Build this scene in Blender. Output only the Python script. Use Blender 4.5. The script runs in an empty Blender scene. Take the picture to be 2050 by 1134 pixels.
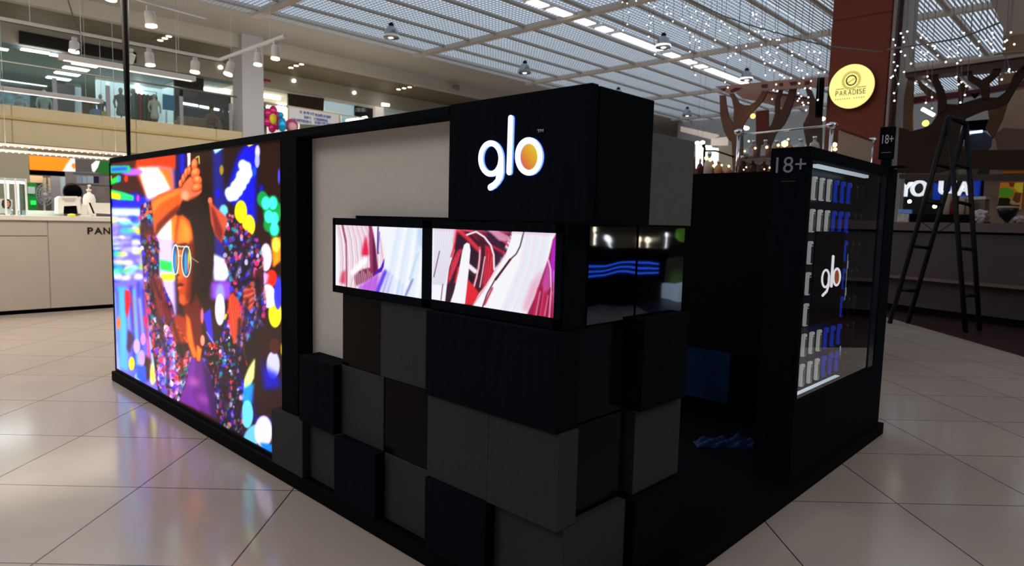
import bpy, bmesh, math, random
import numpy as np
from mathutils import Vector, Matrix
random.seed(7); RNG=np.random.default_rng(7)
S=bpy.context.scene; C=S.collection
# ---------------- camera, world, lights, exposure ----------------
FPX=1325.83; CAM=Vector((0,0,1.1))
AX_R=Vector((0.722749,0.690659,0.024985)); AX_D=Vector((0.082266,-0.05008,-0.995351)); AX_F=Vector((-0.686197,0.721445,-0.093013))
cd=bpy.data.cameras.new('camera'); cam=bpy.data.objects.new('camera',cd); C.objects.link(cam); S.camera=cam
cd.sensor_fit='HORIZONTAL'; cd.sensor_width=36; cd.lens=36*FPX/2050; cd.clip_start=.05; cd.clip_end=300
cam.matrix_world=Matrix.Translation(CAM)@Matrix((AX_R,-AX_D,-AX_F)).transposed().to_4x4()
cd.dof.use_dof=True; cd.dof.focus_distance=2.6; cd.dof.aperture_fstop=4.2
S.view_settings.view_transform='Standard'; S.view_settings.look='None'; S.view_settings.gamma=1; S.view_settings.use_curve_mapping=False
S.view_settings.exposure=0.0
w=bpy.data.worlds.new('World'); S.world=w; w.use_nodes=True
bg=w.node_tree.nodes['Background']; bg.inputs[0].default_value=(.60,.74,.92,1); bg.inputs[1].default_value=1.15
def area(name,loc,size,power,color,rot=(0,0,0),sy=None):
    l=bpy.data.lights.new(name,'AREA'); l.energy=power; l.color=color; l.size=size
    if sy: l.shape='RECTANGLE'; l.size_y=sy
    o=bpy.data.objects.new(name,l); C.objects.link(o); o.location=loc; o.rotation_euler=rot; return o
def spot(name,loc,power,color,ang=60,blend=.5,to=None,rad=.05):
    l=bpy.data.lights.new(name,'SPOT'); l.energy=power; l.color=color; l.spot_size=math.radians(ang); l.spot_blend=blend; l.shadow_soft_size=rad
    o=bpy.data.objects.new(name,l); C.objects.link(o); o.location=loc
    d=(Vector(to)-Vector(loc)) if to else Vector((0,0,-1)); o.rotation_euler=d.to_track_quat('-Z','Y').to_euler(); return o
# area lights added as fill, with no fixtures modelled around them
area('hall_fill_left',(-15.5,6,7.2),8,350,(1,.88,.76),sy=16)
area('hall_fill_far',(-13.5,26,7.2),3,750,(1,.93,.86),sy=14)
area('hall_fill_right',(6,3.5,7.0),4,270,(1,.86,.72),sy=5)
area('hall_fill_near',(-6.5,-5.5,7.2),6,350,(1,.87,.74),sy=5)
area('corridor_fill',(-27,9,7.55),3,120,(1,.90,.78),sy=24)
area('shop_light',(-33.5,8,6.7),5,420,(.82,.96,1),sy=14)
area('shop_light_far',(-33,18,6.7),4,420,(1,.97,.92),sy=6)
area('ground_shop_light',(-26.5,7,2.95),2.5,260,(1,.97,.9),sy=8)
area('counter_light',(-9.6,1.9,2.2),1.2,45,(1,.90,.76),sy=4.5)
area('aisle_light',(-7.0,1.2,3.3),.8,110,(1,.83,.62),sy=3.5)
area('gallery_front_fill',(-20,7,5.5),2,270,(1,.88,.70),rot=(0,math.radians(70),0),sy=20)

# ---------------- helpers ----------------
def ray(x,y): return AX_F+AX_R*((x-1025)/FPX)+AX_D*((y-567)/FPX)
def P(x,y,ax,val):
    d=ray(x,y); i='uvz'.index(ax); t=(val-CAM[i])/d[i]; return CAM+d*t
def px_of(p):
    q=Vector(p)-CAM; f=q.dot(AX_F); return (1025+FPX*q.dot(AX_R)/f, 567+FPX*q.dot(AX_D)/f)
MATS={}
def mat(name,col,rough=.5,metal=0,em=0,ecol=None,noise=0,nscale=20,bump=0,bscale=60,stretch=None,spec=.25,coat=0,alpha=1,sample=True,trans=0):
    if name in MATS: return MATS[name]
    m=bpy.data.materials.new(name); m.use_nodes=True; nt=m.node_tree; b=nt.nodes['Principled BSDF']
    c=(*col,1); b.inputs['Base Color'].default_value=c; b.inputs['Roughness'].default_value=rough; b.inputs['Metallic'].default_value=metal
    b.inputs['Specular IOR Level'].default_value=spec; b.inputs['Coat Weight'].default_value=coat; b.inputs['Coat Roughness'].default_value=.05
    b.inputs['Alpha'].default_value=alpha; b.inputs['Transmission Weight'].default_value=trans
    if em: b.inputs['Emission Color'].default_value=(*(ecol or col),1); b.inputs['Emission Strength'].default_value=em
    if not sample: m.cycles.emission_sampling='NONE'
    if noise or bump:
        tc=nt.nodes.new('ShaderNodeNewGeometry'); src=tc.outputs['Position']
        if stretch:
            mp=nt.nodes.new('ShaderNodeMapping'); mp.inputs['Scale'].default_value=stretch; nt.links.new(src,mp.inputs[0]); src=mp.outputs[0]
    if noise:
        n=nt.nodes.new('ShaderNodeTexNoise'); n.inputs['Scale'].default_value=nscale; n.inputs['Detail'].default_value=4; nt.links.new(src,n.inputs['Vector'])
        r=nt.nodes.new('ShaderNodeMapRange'); r.inputs[1].default_value=.3; r.inputs[2].default_value=.7; r.inputs[3].default_value=1-noise; r.inputs[4].default_value=1+noise
        nt.links.new(n.outputs[0],r.inputs[0]); v=nt.nodes.new('ShaderNodeVectorMath'); v.operation='SCALE'; v.inputs[0].default_value=col
        nt.links.new(r.outputs[0],v.inputs['Scale']); nt.links.new(v.outputs[0],b.inputs['Base Color'])
    if bump:
        n=nt.nodes.new('ShaderNodeTexNoise'); n.inputs['Scale'].default_value=bscale; nt.links.new(src,n.inputs['Vector'])
        bp=nt.nodes.new('ShaderNodeBump'); bp.inputs['Strength'].default_value=bump; bp.inputs['Distance'].default_value=.02; nt.links.new(n.outputs[0],bp.inputs['Height']); nt.links.new(bp.outputs[0],b.inputs['Normal'])
    MATS[name]=m; return m
def glass_mat(name,tint=(.9,.95,.97),refl=1.0,rough=0.0):
    if name in MATS: return MATS[name]
    m=bpy.data.materials.new(name); m.use_nodes=True; nt=m.node_tree; nt.nodes.clear()
    o=nt.nodes.new('ShaderNodeOutputMaterial'); t=nt.nodes.new('ShaderNodeBsdfTransparent'); g=nt.nodes.new('ShaderNodeBsdfGlossy'); f=nt.nodes.new('ShaderNodeFresnel'); x=nt.nodes.new('ShaderNodeMixShader')
    t.inputs[0].default_value=(*tint,1); g.inputs['Roughness'].default_value=rough; f.inputs[0].default_value=1.5
    q=nt.nodes.new('ShaderNodeMath'); q.operation='MULTIPLY'; q.inputs[1].default_value=refl; q.use_clamp=True
    ge=nt.nodes.new('ShaderNodeNewGeometry'); iv=nt.nodes.new('ShaderNodeMath'); iv.operation='SUBTRACT'; iv.inputs[0].default_value=1; nt.links.new(ge.outputs['Backfacing'],iv.inputs[1]); q2=nt.nodes.new('ShaderNodeMath'); q2.operation='MULTIPLY'; nt.links.new(f.outputs[0],q2.inputs[0]); nt.links.new(iv.outputs[0],q2.inputs[1]); nt.links.new(q2.outputs[0],q.inputs[0]); nt.links.new(q.outputs[0],x.inputs[0]); nt.links.new(t.outputs[0],x.inputs[1]); nt.links.new(g.outputs[0],x.inputs[2]); nt.links.new(x.outputs[0],o.inputs[0])
    MATS[name]=m; return m
class MB:
    def __init__(s): s.b=bmesh.new(); s.mi=0
    def box(s,u0,u1,v0,v1,z0,z1,bev=0):
        r=bmesh.ops.create_cube(s.b,size=1); vs=r['verts']
        for v in vs: v.co=Vector(((u0+u1)/2+v.co.x*(u1-u0),(v0+v1)/2+v.co.y*(v1-v0),(z0+z1)/2+v.co.z*(z1-z0)))
        fs={f for v in vs for f in v.link_faces}
        for f in fs: f.material_index=s.mi
        if bev: bmesh.ops.bevel(s.b,geom=list({e for v in vs for e in v.link_edges}),offset=bev,segments=2,affect='EDGES',profile=.5)
        return s
    def prism(s,pts,d,cap=True):
        d=Vector(d); n=len(pts); a=[s.b.verts.new(Vector(p)) for p in pts]; b=[s.b.verts.new(Vector(p)+d) for p in pts]
        fs=[s.b.faces.new(a),s.b.faces.new(b[::-1])]
        for i in range(n): fs.append(s.b.faces.new([a[(i+1)%n],a[i],b[i],b[(i+1)%n]]))
        for f in fs: f.material_index=s.mi
        if n>4:
            for f in fs[:2]: f.normal_update()
            bmesh.ops.triangulate(s.b,faces=fs[:2],ngon_method='EAR_CLIP')
        return s
    def tube(s,pts,r,n=10,closed=False):
        pts=[Vector(p) for p in pts]; rs=r if isinstance(r,(list,tuple)) else [r]*len(pts); rings=[]; m=len(pts); up=None
        for i,p in enumerate(pts):
            a=pts[(i-1)%m] if (closed or i>0) else p; b=pts[(i+1)%m] if (closed or i<m-1) else p
            t=(b-a).normalized()
            if up is None: up=t.orthogonal().normalized()
            up=(up-t*up.dot(t)); up=up.normalized() if up.length>1e-6 else t.orthogonal().normalized()
            q=t.cross(up); rings.append([s.b.verts.new(p+(up*math.cos(k*2*math.pi/n)+q*math.sin(k*2*math.pi/n))*rs[i]) for k in range(n)])
        fs=[]
        for i in range(m if closed else m-1):
            A,B=rings[i],rings[(i+1)%m]
            for k in range(n): fs.append(s.b.faces.new([A[k],A[(k+1)%n],B[(k+1)%n],B[k]]))
        if not closed: fs+= [s.b.faces.new(rings[0][::-1]),s.b.faces.new(rings[-1])]
        for f in fs: f.material_index=s.mi; f.smooth=True
        return s
    def lathe(s,c,prof,n=20,ax=(0,0,1)):
        c=Vector(c); ax=Vector(ax).normalized(); a=ax.orthogonal().normalized(); b=ax.cross(a); R=[]
        for r,h in prof: R.append([s.b.verts.new(c+ax*h+(a*math.cos(k*2*math.pi/n)+b*math.sin(k*2*math.pi/n))*max(r,1e-4)) for k in range(n)])
        fs=[]
        for A,B in zip(R,R[1:]):
            for k in range(n): fs.append(s.b.faces.new([A[k],A[(k+1)%n],B[(k+1)%n],B[k]]))
        fs+=[s.b.faces.new(R[0][::-1]),s.b.faces.new(R[-1])]
        for f in fs: f.material_index=s.mi; f.smooth=True
        return s
    def ball(s,c,r,sub=2,sc=(1,1,1)):
        q=bmesh.ops.create_icosphere(s.b,subdivisions=sub,radius=r)
        for v in q['verts']: v.co=Vector((v.co.x*sc[0],v.co.y*sc[1],v.co.z*sc[2]))+Vector(c)
        for v in q['verts']:
            for f in v.link_faces: f.smooth=True; f.material_index=s.mi
        return s
    def quad(s,*p):
        f=s.b.faces.new([s.b.verts.new(Vector(q)) for q in p]); f.material_index=s.mi; return s
    def poly_px(s,pts,ax,val,th):
        P3=[P(x,y,ax,val) for x,y in pts]; d={'u':(-th,0,0),'v':(0,th,0),'z':(0,0,th)}[ax]
        return s.prism(P3,d)
    def build(s,name,m,parent=None,at=None):
        me=bpy.data.meshes.new(name); o=bpy.data.objects.new(name,me)
        if at is None:
            if parent is not None: at=wloc(parent)
            else:
                xs=[v.co for v in s.b.verts]; at=Vector(((min(p.x for p in xs)+max(p.x for p in xs))/2,(min(p.y for p in xs)+max(p.y for p in xs))/2,min(p.z for p in xs)))
        at=Vector(at)
        for v in s.b.verts: v.co-=at
        bmesh.ops.recalc_face_normals(s.b,faces=s.b.faces)
        s.b.to_mesh(me); s.b.free()
        for q in (m if isinstance(m,(list,tuple)) else [m]): me.materials.append(q)
        C.objects.link(o)
        if parent is not None: o.parent=parent; o.location=at-wloc(parent)
        else: o.location=at
        return o
def wloc(o):
    p=Vector(o.location)
    while o.parent: o=o.parent; p=p+Vector(o.location)
    return p
def B(*a,bev=0): return MB().box(*a,bev=bev)
def tag(o,label,cat,group=None,kind=None):
    if label: o['label']=label
    if cat: o['category']=cat
    if group: o['group']=group
    if kind: o['kind']=kind
    return o
def thing(name,loc,label,cat,group=None):
    o=bpy.data.objects.new(name,None); C.objects.link(o); o.location=loc; o.empty_display_size=.1; return tag(o,label,cat,group)
def struct(o): o['kind']='structure'; return o
def copy_tree(o,parent=None,loc=None,label=None):
    c=o.copy(); C.objects.link(c); c.parent=parent
    if loc is not None: c.location=loc
    if label: c['label']=label
    for ch in list(o.children): copy_tree(ch,c)
    return c
def stroke(pts,w,n=10):
    """2-D outline polygon of a round-ended stroke"""
    pts=[Vector((p[0],p[1],0)) for p in pts]; L=[];R=[]
    for i,p in enumerate(pts):
        a=pts[max(i-1,0)]; b=pts[min(i+1,len(pts)-1)]; t=(b-a).normalized(); nn=Vector((-t.y,t.x,0))*w/2; L.append(p+nn); R.append(p-nn)
    def cap(p,t): 
        a0=math.atan2(t.y,t.x)+math.pi/2; return [p+Vector((math.cos(a0-k*math.pi/n),math.sin(a0-k*math.pi/n),0))*w/2 for k in range(1,n)]
    te=(pts[-1]-pts[-2]).normalized(); ts=(pts[0]-pts[1]).normalized()
    return [(q.x,q.y) for q in L+cap(pts[-1],te)+R[::-1]+cap(pts[0],ts)]
def text_mb(txt,o,right,up,w,h,depth=.004,bold=0,mb=None,shear=0):
    """block letters of the built-in font fitted into a w x h rectangle whose lower left corner is o"""
    cu=bpy.data.curves.new('t','FONT'); cu.body=txt; cu.size=1; cu.offset=bold; cu.extrude=.5; cu.shear=shear
    t=bpy.data.objects.new('t',cu); C.objects.link(t); dg=bpy.context.evaluated_depsgraph_get(); dg.update()
    me=bpy.data.meshes.new_from_object(t.evaluated_get(dg)); bpy.data.objects.remove(t); bpy.data.curves.remove(cu)
    co=np.array([v.co[:] for v in me.vertices]); mn=co.min(0); mx=co.max(0)
    mb=mb or MB(); o=Vector(o); right=Vector(right).normalized(); up=Vector(up).normalized(); nrm=right.cross(up)
    vs=[mb.b.verts.new(o+right*((c[0]-mn[0])/(mx[0]-mn[0])*w)+up*((c[1]-mn[1])/(mx[1]-mn[1])*h)+nrm*((c[2]-mn[2])/(mx[2]-mn[2])*depth)) for c in co]
    for p in me.polygons:
        try: f=mb.b.faces.new([vs[i] for i in p.vertices]); f.material_index=mb.mi
        except ValueError: pass
    bpy.data.meshes.remove(me); return mb
def s2l(c): c=np.asarray(c,float); return np.where(c<=.04045,c/12.92,((c+.055)/1.055)**2.4)
class Canvas:
    """a little painter in photo pixels, for what the lit screens show"""
    def __init__(s,x0,y0,x1,y1,sc=1,base=(0,0,0)):
        s.x0,s.y0,s.sc=x0,y0,sc; s.w=int((x1-x0)*sc); s.h=int((y1-y0)*sc); s.a=np.ones((s.h,s.w,3))*np.array(base)/255.
        X,Y=np.meshgrid(np.arange(s.w),np.arange(s.h)); s.X=x0+(X+.5)/sc; s.Y=y0+(Y+.5)/sc
    def blur(s,m,r):
        r=int(round(r*s.sc))
        if r<1: return m
        for ax in (0,1):
            for _ in range(2):
                p=np.pad(m,[(r,r) if k==ax else (0,0) for k in range(2)],mode='edge'); c=np.cumsum(p,ax); c=np.insert(c,0,0,ax)
                n=2*r+1; m=(c[n:]-c[:-n])/n if ax==0 else (c[:,n:]-c[:,:-n])/n
        return m
    def apply(s,m,col,al=1):
        col=np.asarray(col,float)/255.; m=(m*al)[...,None]; s.a=s.a*(1-m)+col*m
    def pmask(s,pts):
        m=np.zeros((s.h,s.w),bool); n=len(pts)
        for i in range(n):
            (x1,y1),(x2,y2)=pts[i],pts[(i+1)%n]
            if y1==y2: continue
            c=((s.Y<y1)!=(s.Y<y2))&(s.X<(x2-x1)*(s.Y-y1)/(y2-y1)+x1); m^=c
        return m.astype(float)
    def poly(s,pts,col,bl=0,al=1): m=s.blur(s.pmask(pts),bl); s.apply(m,col,al); return m
    def ell(s,cx,cy,rx,ry,col,bl=0,al=1,ang=0):
        c,q=math.cos(ang),math.sin(ang); dx=s.X-cx; dy=s.Y-cy; a=(dx*c+dy*q)/rx; b=(-dx*q+dy*c)/ry
        m=np.clip((1-np.sqrt(a*a+b*b))*min(rx,ry)+.5,0,1); m=s.blur(m,bl); s.apply(m,col,al); return m
    def line(s,pts,w,col,bl=0,al=1):
        m=np.zeros((s.h,s.w))
        for (x1,y1),(x2,y2) in zip(pts,pts[1:]):
            L=max((x2-x1)**2+(y2-y1)**2,1e-6); t=np.clip(((s.X-x1)*(x2-x1)+(s.Y-y1)*(y2-y1))/L,0,1)
            m=np.maximum(m,np.clip(w/2-np.hypot(s.X-x1-t*(x2-x1),s.Y-y1-t*(y2-y1))+.5,0,1))
        m=s.blur(m,bl); s.apply(m,col,al)
    def sequins(s,pts,cols,n,r=(1.4,3),rng=None,dark=(25,12,30)):
        CM=rng.integers(len(cols),size=(90,60)); SH=rng.uniform(.35,1.0,size=(90,60)); s.poly(pts,dark,1); M=s.pmask(pts); xs=[p[0] for p in pts]; ys=[p[1] for p in pts]
        for _ in range(n):
            x=rng.uniform(min(xs),max(xs)); y=rng.uniform(min(ys),max(ys)); i=int((y-s.y0)*s.sc); j=int((x-s.x0)*s.sc)
            if 0<=i<s.h and 0<=j<s.w and M[i,j]>.5:
                rx=rng.uniform(*r); ry=rx*rng.uniform(1,1.7); K=int(9*s.sc); a=max(0,i-K); b=i+K+1; c=max(0,j-K); d=j+K+1
                gi,gj=int((y-s.y0)/9),int((x-s.x0)/7); m=np.clip((1-np.hypot((s.X[a:b,c:d]-x)/rx,(s.Y[a:b,c:d]-y)/ry))*rx*1.2+.3,0,1)[...,None]*rng.uniform(.6,1)*SH[gi%90,gj%60]; ci=CM[gi%90,gj%60] if rng.random()<.6 else rng.integers(len(cols))
                s.a[a:b,c:d]=s.a[a:b,c:d]*(1-m)+np.array(cols[ci])/255.*m
    def grade(s,c=1.15,sat=1.15):
        g=s.a.mean(2,keepdims=True); s.a=np.clip(((g+(s.a-g)*sat)-.45)*c+.45,0,1)
    def sample(s,x,y):
        fx=np.clip((x-s.x0)*s.sc-.5,0,s.w-1.001); fy=np.clip((y-s.y0)*s.sc-.5,0,s.h-1.001); i=fy.astype(int); j=fx.astype(int); a=(fx-j)[:,None]; b=(fy-i)[:,None]
        q=s.a; return q[i,j]*(1-a)*(1-b)+q[i,j+1]*a*(1-b)+q[i+1,j]*(1-a)*b+q[i+1,j+1]*a*b
def screen_mat(name,strength):
    m=bpy.data.materials.new(name); m.use_nodes=True; nt=m.node_tree; b=nt.nodes['Principled BSDF']; b.inputs['Base Color'].default_value=(.01,.01,.01,1); b.inputs['Roughness'].default_value=.25
    a=nt.nodes.new('ShaderNodeVertexColor'); a.layer_name='pix'; nt.links.new(a.outputs[0],b.inputs['Emission Color']); b.inputs['Emission Strength'].default_value=strength; return m
def screen(name,u0,u1,v,z0,z1,nu,nz,cv,m,parent):
    us=np.linspace(u0,u1,nu); zs=np.linspace(z0,z1,nz); U,Z=np.meshgrid(us,zs); U=U.ravel(); Z=Z.ravel(); n=len(U)
    R,D,F=[np.array(a) for a in (AX_R,AX_D,AX_F)]; p=np.stack([U,np.full(n,v),Z],1)-np.array([0,0,1.1]); f=p@F
    col=s2l(np.clip(cv.sample(1025+FPX*(p@R)/f,567+FPX*(p@D)/f),0,1))
    at=wloc(parent); co=np.stack([U-at.x,np.full(n,v-at.y),Z-at.z],1)
    i=(np.arange(nz-1)[:,None]*nu+np.arange(nu-1)).ravel(); fc=np.stack([i,i+1,i+nu+1,i+nu],1)
    me=bpy.data.meshes.new(name); me.vertices.add(n); me.vertices.foreach_set('co',co.ravel()); me.loops.add(fc.size); me.loops.foreach_set('vertex_index',fc.ravel())
    me.polygons.add(len(fc)); me.polygons.foreach_set('loop_start',np.arange(0,fc.size,4)); me.polygons.foreach_set('loop_total',np.full(len(fc),4)); me.update()
    ca=me.color_attributes.new('pix','FLOAT_COLOR','POINT'); ca.data.foreach_set('color',np.concatenate([col,np.ones((n,1))],1).ravel())
    me.materials.append(m); o=bpy.data.objects.new(name,me); C.objects.link(o); o.parent=parent; return o
# ---------------- materials ----------------
black=mat('black_laminate',(.0032,.0052,.0088),rough=.75,noise=.25,nscale=9,bump=.12,bscale=30,stretch=(8,8,.7),spec=.03)
slate=mat('slate_laminate',(.031,.032,.037),rough=.7,noise=.07,nscale=12,bump=.15,bscale=30,stretch=(9,9,.8),spec=.2)
gloss=mat('dark_gloss',(.003,.0026,.003),rough=.16,spec=.07)
dull=mat('core_black',(.0010,.0014,.0024),rough=.7,spec=.05)
panelg=mat('grey_panel',(.74,.70,.66),rough=.6,noise=.03,nscale=60)
boxg=mat('grey_box',(.115,.122,.13),rough=.6,noise=.08,nscale=50)
whitep=mat('white_paint',(.44,.42,.40),rough=.55,noise=.03,nscale=3)
whitem=mat('white_metal',(.78,.76,.73),rough=.35)
steel=mat('brushed_steel',(.55,.56,.57),rough=.3,metal=1)
beige=mat('beige_cladding',(.53,.44,.28),rough=.5,noise=.04,nscale=2)
blackm=mat('black_metal',(.005,.005,.006),rough=.5,spec=.1)
glass=glass_mat('clear_glass',(.88,.95,.97),1.2)
lampw=mat('lamp_warm',(1,.85,.6),em=9,ecol=(1,.80,.52))
lampc=mat('lamp_cool',(1,1,1),em=7,ecol=(1,.97,.9))
def led_mat(n,c,e,sample=True): return mat(n,c,em=e,ecol=c,sample=sample)
# ---------------- floor ----------------
def floor_mat():
    m=bpy.data.materials.new('floor_tiles'); m.use_nodes=True; nt=m.node_tree; N=nt.nodes.new; L=nt.links.new; b=nt.nodes['Principled BSDF']
    g=N('ShaderNodeNewGeometry'); cells=[]; lines=[]
    for d,o,p in (((.718,.696,0),-.838,.611),((-.696,.718,0),2.577,.593)):
        dt=N('ShaderNodeVectorMath'); dt.operation='DOT_PRODUCT'; L(g.outputs['Position'],dt.inputs[0]); dt.inputs[1].default_value=d
        s=N('ShaderNodeMath'); s.operation='SUBTRACT'; L(dt.outputs['Value'],s.inputs[0]); s.inputs[1].default_value=o
        q=N('ShaderNodeMath'); q.operation='DIVIDE'; L(s.outputs[0],q.inputs[0]); q.inputs[1].default_value=p
        fl=N('ShaderNodeMath'); fl.operation='FLOOR'; L(q.outputs[0],fl.inputs[0]); cells.append(fl)
        pp=N('ShaderNodeMath'); pp.operation='PINGPONG'; L(q.outputs[0],pp.inputs[0]); pp.inputs[1].default_value=.5
        mr=N('ShaderNodeMapRange'); mr.inputs[1].default_value=.0028; mr.inputs[2].default_value=.0052; L(pp.outputs[0],mr.inputs[0]); lines.append(mr)
    mn=N('ShaderNodeMath'); mn.operation='MINIMUM'; L(lines[0].outputs[0],mn.inputs[0]); L(lines[1].outputs[0],mn.inputs[1])
    cb=N('ShaderNodeCombineXYZ'); L(cells[0].outputs[0],cb.inputs[0]); L(cells[1].outputs[0],cb.inputs[1])
    wn=N('ShaderNodeTexWhiteNoise'); L(cb.outputs[0],wn.inputs['Vector'])
    no=N('ShaderNodeTexNoise'); no.inputs['Scale'].default_value=1.6; no.inputs['Detail'].default_value=5; L(g.outputs['Position'],no.inputs['Vector'])
    ad=N('ShaderNodeMath'); ad.operation='MULTIPLY_ADD'; L(wn.outputs[0],ad.inputs[0]); ad.inputs[1].default_value=.3; L(no.outputs[0],ad.inputs[2])
    mr=N('ShaderNodeMapRange'); mr.inputs[1].default_value=.3; mr.inputs[2].default_value=1; mr.inputs[3].default_value=.9; mr.inputs[4].default_value=1.07; L(ad.outputs[0],mr.inputs[0])
    sc=N('ShaderNodeVectorMath'); sc.operation='SCALE'; sc.inputs[0].default_value=(.44,.375,.33); L(mr.outputs[0],sc.inputs['Scale'])
    mx=N('ShaderNodeMix'); mx.data_type='RGBA'; L(mn.outputs[0],mx.inputs[0]); mx.inputs[6].default_value=(.035,.03,.028,1); L(sc.outputs[0],mx.inputs[7]); L(mx.outputs[2],b.inputs['Base Color'])
    n2=N('ShaderNodeTexNoise'); n2.inputs['Scale'].default_value=5; L(g.outputs['Position'],n2.inputs['Vector'])
    r2=N('ShaderNodeMapRange'); r2.inputs[3].default_value=.11; r2.inputs[4].default_value=.19; L(n2.outputs[0],r2.inputs[0]); L(r2.outputs[0],b.inputs['Roughness'])
    bp=N('ShaderNodeBump'); bp.inputs['Distance'].default_value=.002; bp.inputs['Strength'].default_value=.6; L(mn.outputs[0],bp.inputs['Height']); L(bp.outputs[0],b.inputs['Normal'])
    return m
struct(B(-42,14,-14,44,-.2,0).build('floor',floor_mat()))
FZ=[P(x,y,'z',0) for x,y in [(1790,640),(2050,715)]]
dark_zone=mat('dark_red_floor',(.030,.014,.014),rough=.35,noise=.1)  # dark red-brown flat colour for the cafe floor zone
d=(FZ[1]-FZ[0]).normalized(); A0=FZ[0]-d*1.0; A1=FZ[1]+d*2.2; nn=Vector((-d.y,d.x,0)); nn=nn if nn.x>0 else -nn
struct(MB().prism([(A0.x,A0.y,.002),(A1.x,A1.y,.002),(A1.x+nn.x*6,A1.y+nn.y*6,.002),(A0.x+nn.x*6,A0.y+nn.y*6,.002)],(0,0,.004)).build('floor_cafe',dark_zone))
# ---------------- hall shell ----------------
ZC=7.6; UE=-21.6; UR=3.0
def lattice():
    V=[];F=[]
    def bx(u0,u1,v0,v1,z0,z1):
        n=len(V); V.extend([(u0,v0,z0),(u1,v0,z0),(u1,v1,z0),(u0,v1,z0),(u0,v0,z1),(u1,v0,z1),(u1,v1,z1),(u0,v1,z1)])
        F.extend([tuple(n+i for i in q) for q in ((0,3,2,1),(4,5,6,7),(0,1,5,4),(1,2,6,5),(2,3,7,6),(3,0,4,7))])
    u=UE
    while u<UR:
        w_=.012 if u<-8.5 else .030
        bx(u-w_,u+w_,-14,44,ZC,ZC+.016); u+=.15 if u<-8.5 else .115
    v=-14
    while v<44: bx(UE,-8.5,v-.012,v+.012,ZC,ZC+.016); v+=.15
    return V,F
me=bpy.data.meshes.new('ceiling'); V_,F_=lattice(); me.from_pydata(V_,[],F_); me.materials.append(mat('ceiling_slats',(.50,.49,.47),rough=.5)); o=bpy.data.objects.new('ceiling',me); C.objects.link(o); struct(o)
ribm=mat('ceiling_ribs',(.33,.29,.25),rough=.6)
m=MB()
for k in range(20):
    u=-21.05+1.36*k
    if u<UR: m.box(u-.055,u+.055,-14,44,ZC-.03,ZC+.05)
struct(m.build('trim_1',ribm))
m=MB(); v=-9.6
while v<44: m.box(UE,UR,v-.14,v+.14,ZC-.12,ZC+.04); v+=6.6
struct(m.build('trim_2',mat('ceiling_beams',(.56,.51,.45),rough=.5)))
struct(MB().box(-24.35,UE,-14,44,ZC,ZC+.3).box(-24.65,-24.35,-14,44,7.12,7.9).build('trim_3',whitep))
corr=mat('corridor_ceiling',(.17,.15,.125),rough=.6,noise=.1,nscale=3)
struct(B(-30,-24.65,-14,44,7.72,7.9).build('ceiling_corridor',corr))
struct(B(UR,14,-14,44,ZC,ZC+.3).build('ceiling_right',whitep))
# outer walls
wallm=mat('hall_wall',(.30,.28,.26),rough=.7,noise=.05,nscale=2)
struct(B(-42.2,-42,-14,44,0,8).build('wall_left',wallm)); struct(B(14,14.2,-14,44,0,8).build('wall_right',wallm)); struct(B(-42,14,-14.2,-14,0,8).build('wall_front',wallm))
struct(B(-42,14,44,44.2,0,8).build('wall_back',wallm))
struct(B(-42,-30,-14,44,7.0,7.9).build('trim_4',whitep))          # bulkhead above the upstairs shops
struct(B(-42,-24.2,-14,44,3.02,4.1).build('wall_gallery',beige))  # upper floor slab with its fascia
struct(B(-24.2,-24.14,-14,44,3.70,3.78).build('trim_5',mat('fascia_strip',(.50,.37,.16),rough=.45)))
m=MB()
for v in (1.9,4.1,7.4,10.0,12.6): m.box(-24.21,-24.19,v-.008,v+.008,3.02,4.1)
struct(m.build('trim_6',mat('panel_joint',(.25,.2,.13))))
cp=[P(484,81,'u',-24.15),P(527,97,'u',-24.15)]
colm=mat('column_paint',(.42,.43,.48),rough=.5)
struct(B(-24.95,-24.15,cp[0].y,cp[1].y,3.3,7.6).build('wall_column',colm))
# far end of the hall
m=MB(); m.box(-22,UR,38,38.6,5.6,ZC); m.box(-22,UR,36.2,38,5.2,5.5)
struct(m.build('trim_7',whitep))
struct(B(-22,UR,38.6,43.9,5.5,5.7).build('ceiling_far',corr))

# ================= the stand =================
plat=thing('platform',(-2.87,2.62,0),'low black plinth under the whole black promotional stand','platform')
MB().box(-4.805,-.944,1.283,3.947,0,.062,bev=.004).build('plinth',dull,plat)
core=thing('stand_core',(-1.8,1.7,.062),'black inner carcass behind the checkerboard of cubes','cabinet')
MB().box(-2.6,-1.305,1.502,1.85,.062,1.09).box(-1.5,-1.305,1.375,1.502,.062,1.09).build('carcass',dull,core)
# long wall with the led screen
wall=thing('stand_wall',(-3.2,1.4,.062),'long black wall of the stand holding the big lit screen','partition')
MB().box(-4.79,-1.516,1.40,1.50,.062,1.432).build('wall_core',dull,wall)
MB().box(-2.545,-2.415,1.305,1.40,.062,1.404,bev=.002).build('post',black,wall)
MB().box(-4.79,-1.516,1.305,1.40,1.404,1.434,bev=.002).build('top_rail',black,wall)
MB().box(-2.415,-1.516,1.372,1.399,.064,1.404).build('infill_panel',panelg,wall)['label']='pale grey recessed panel'
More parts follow.
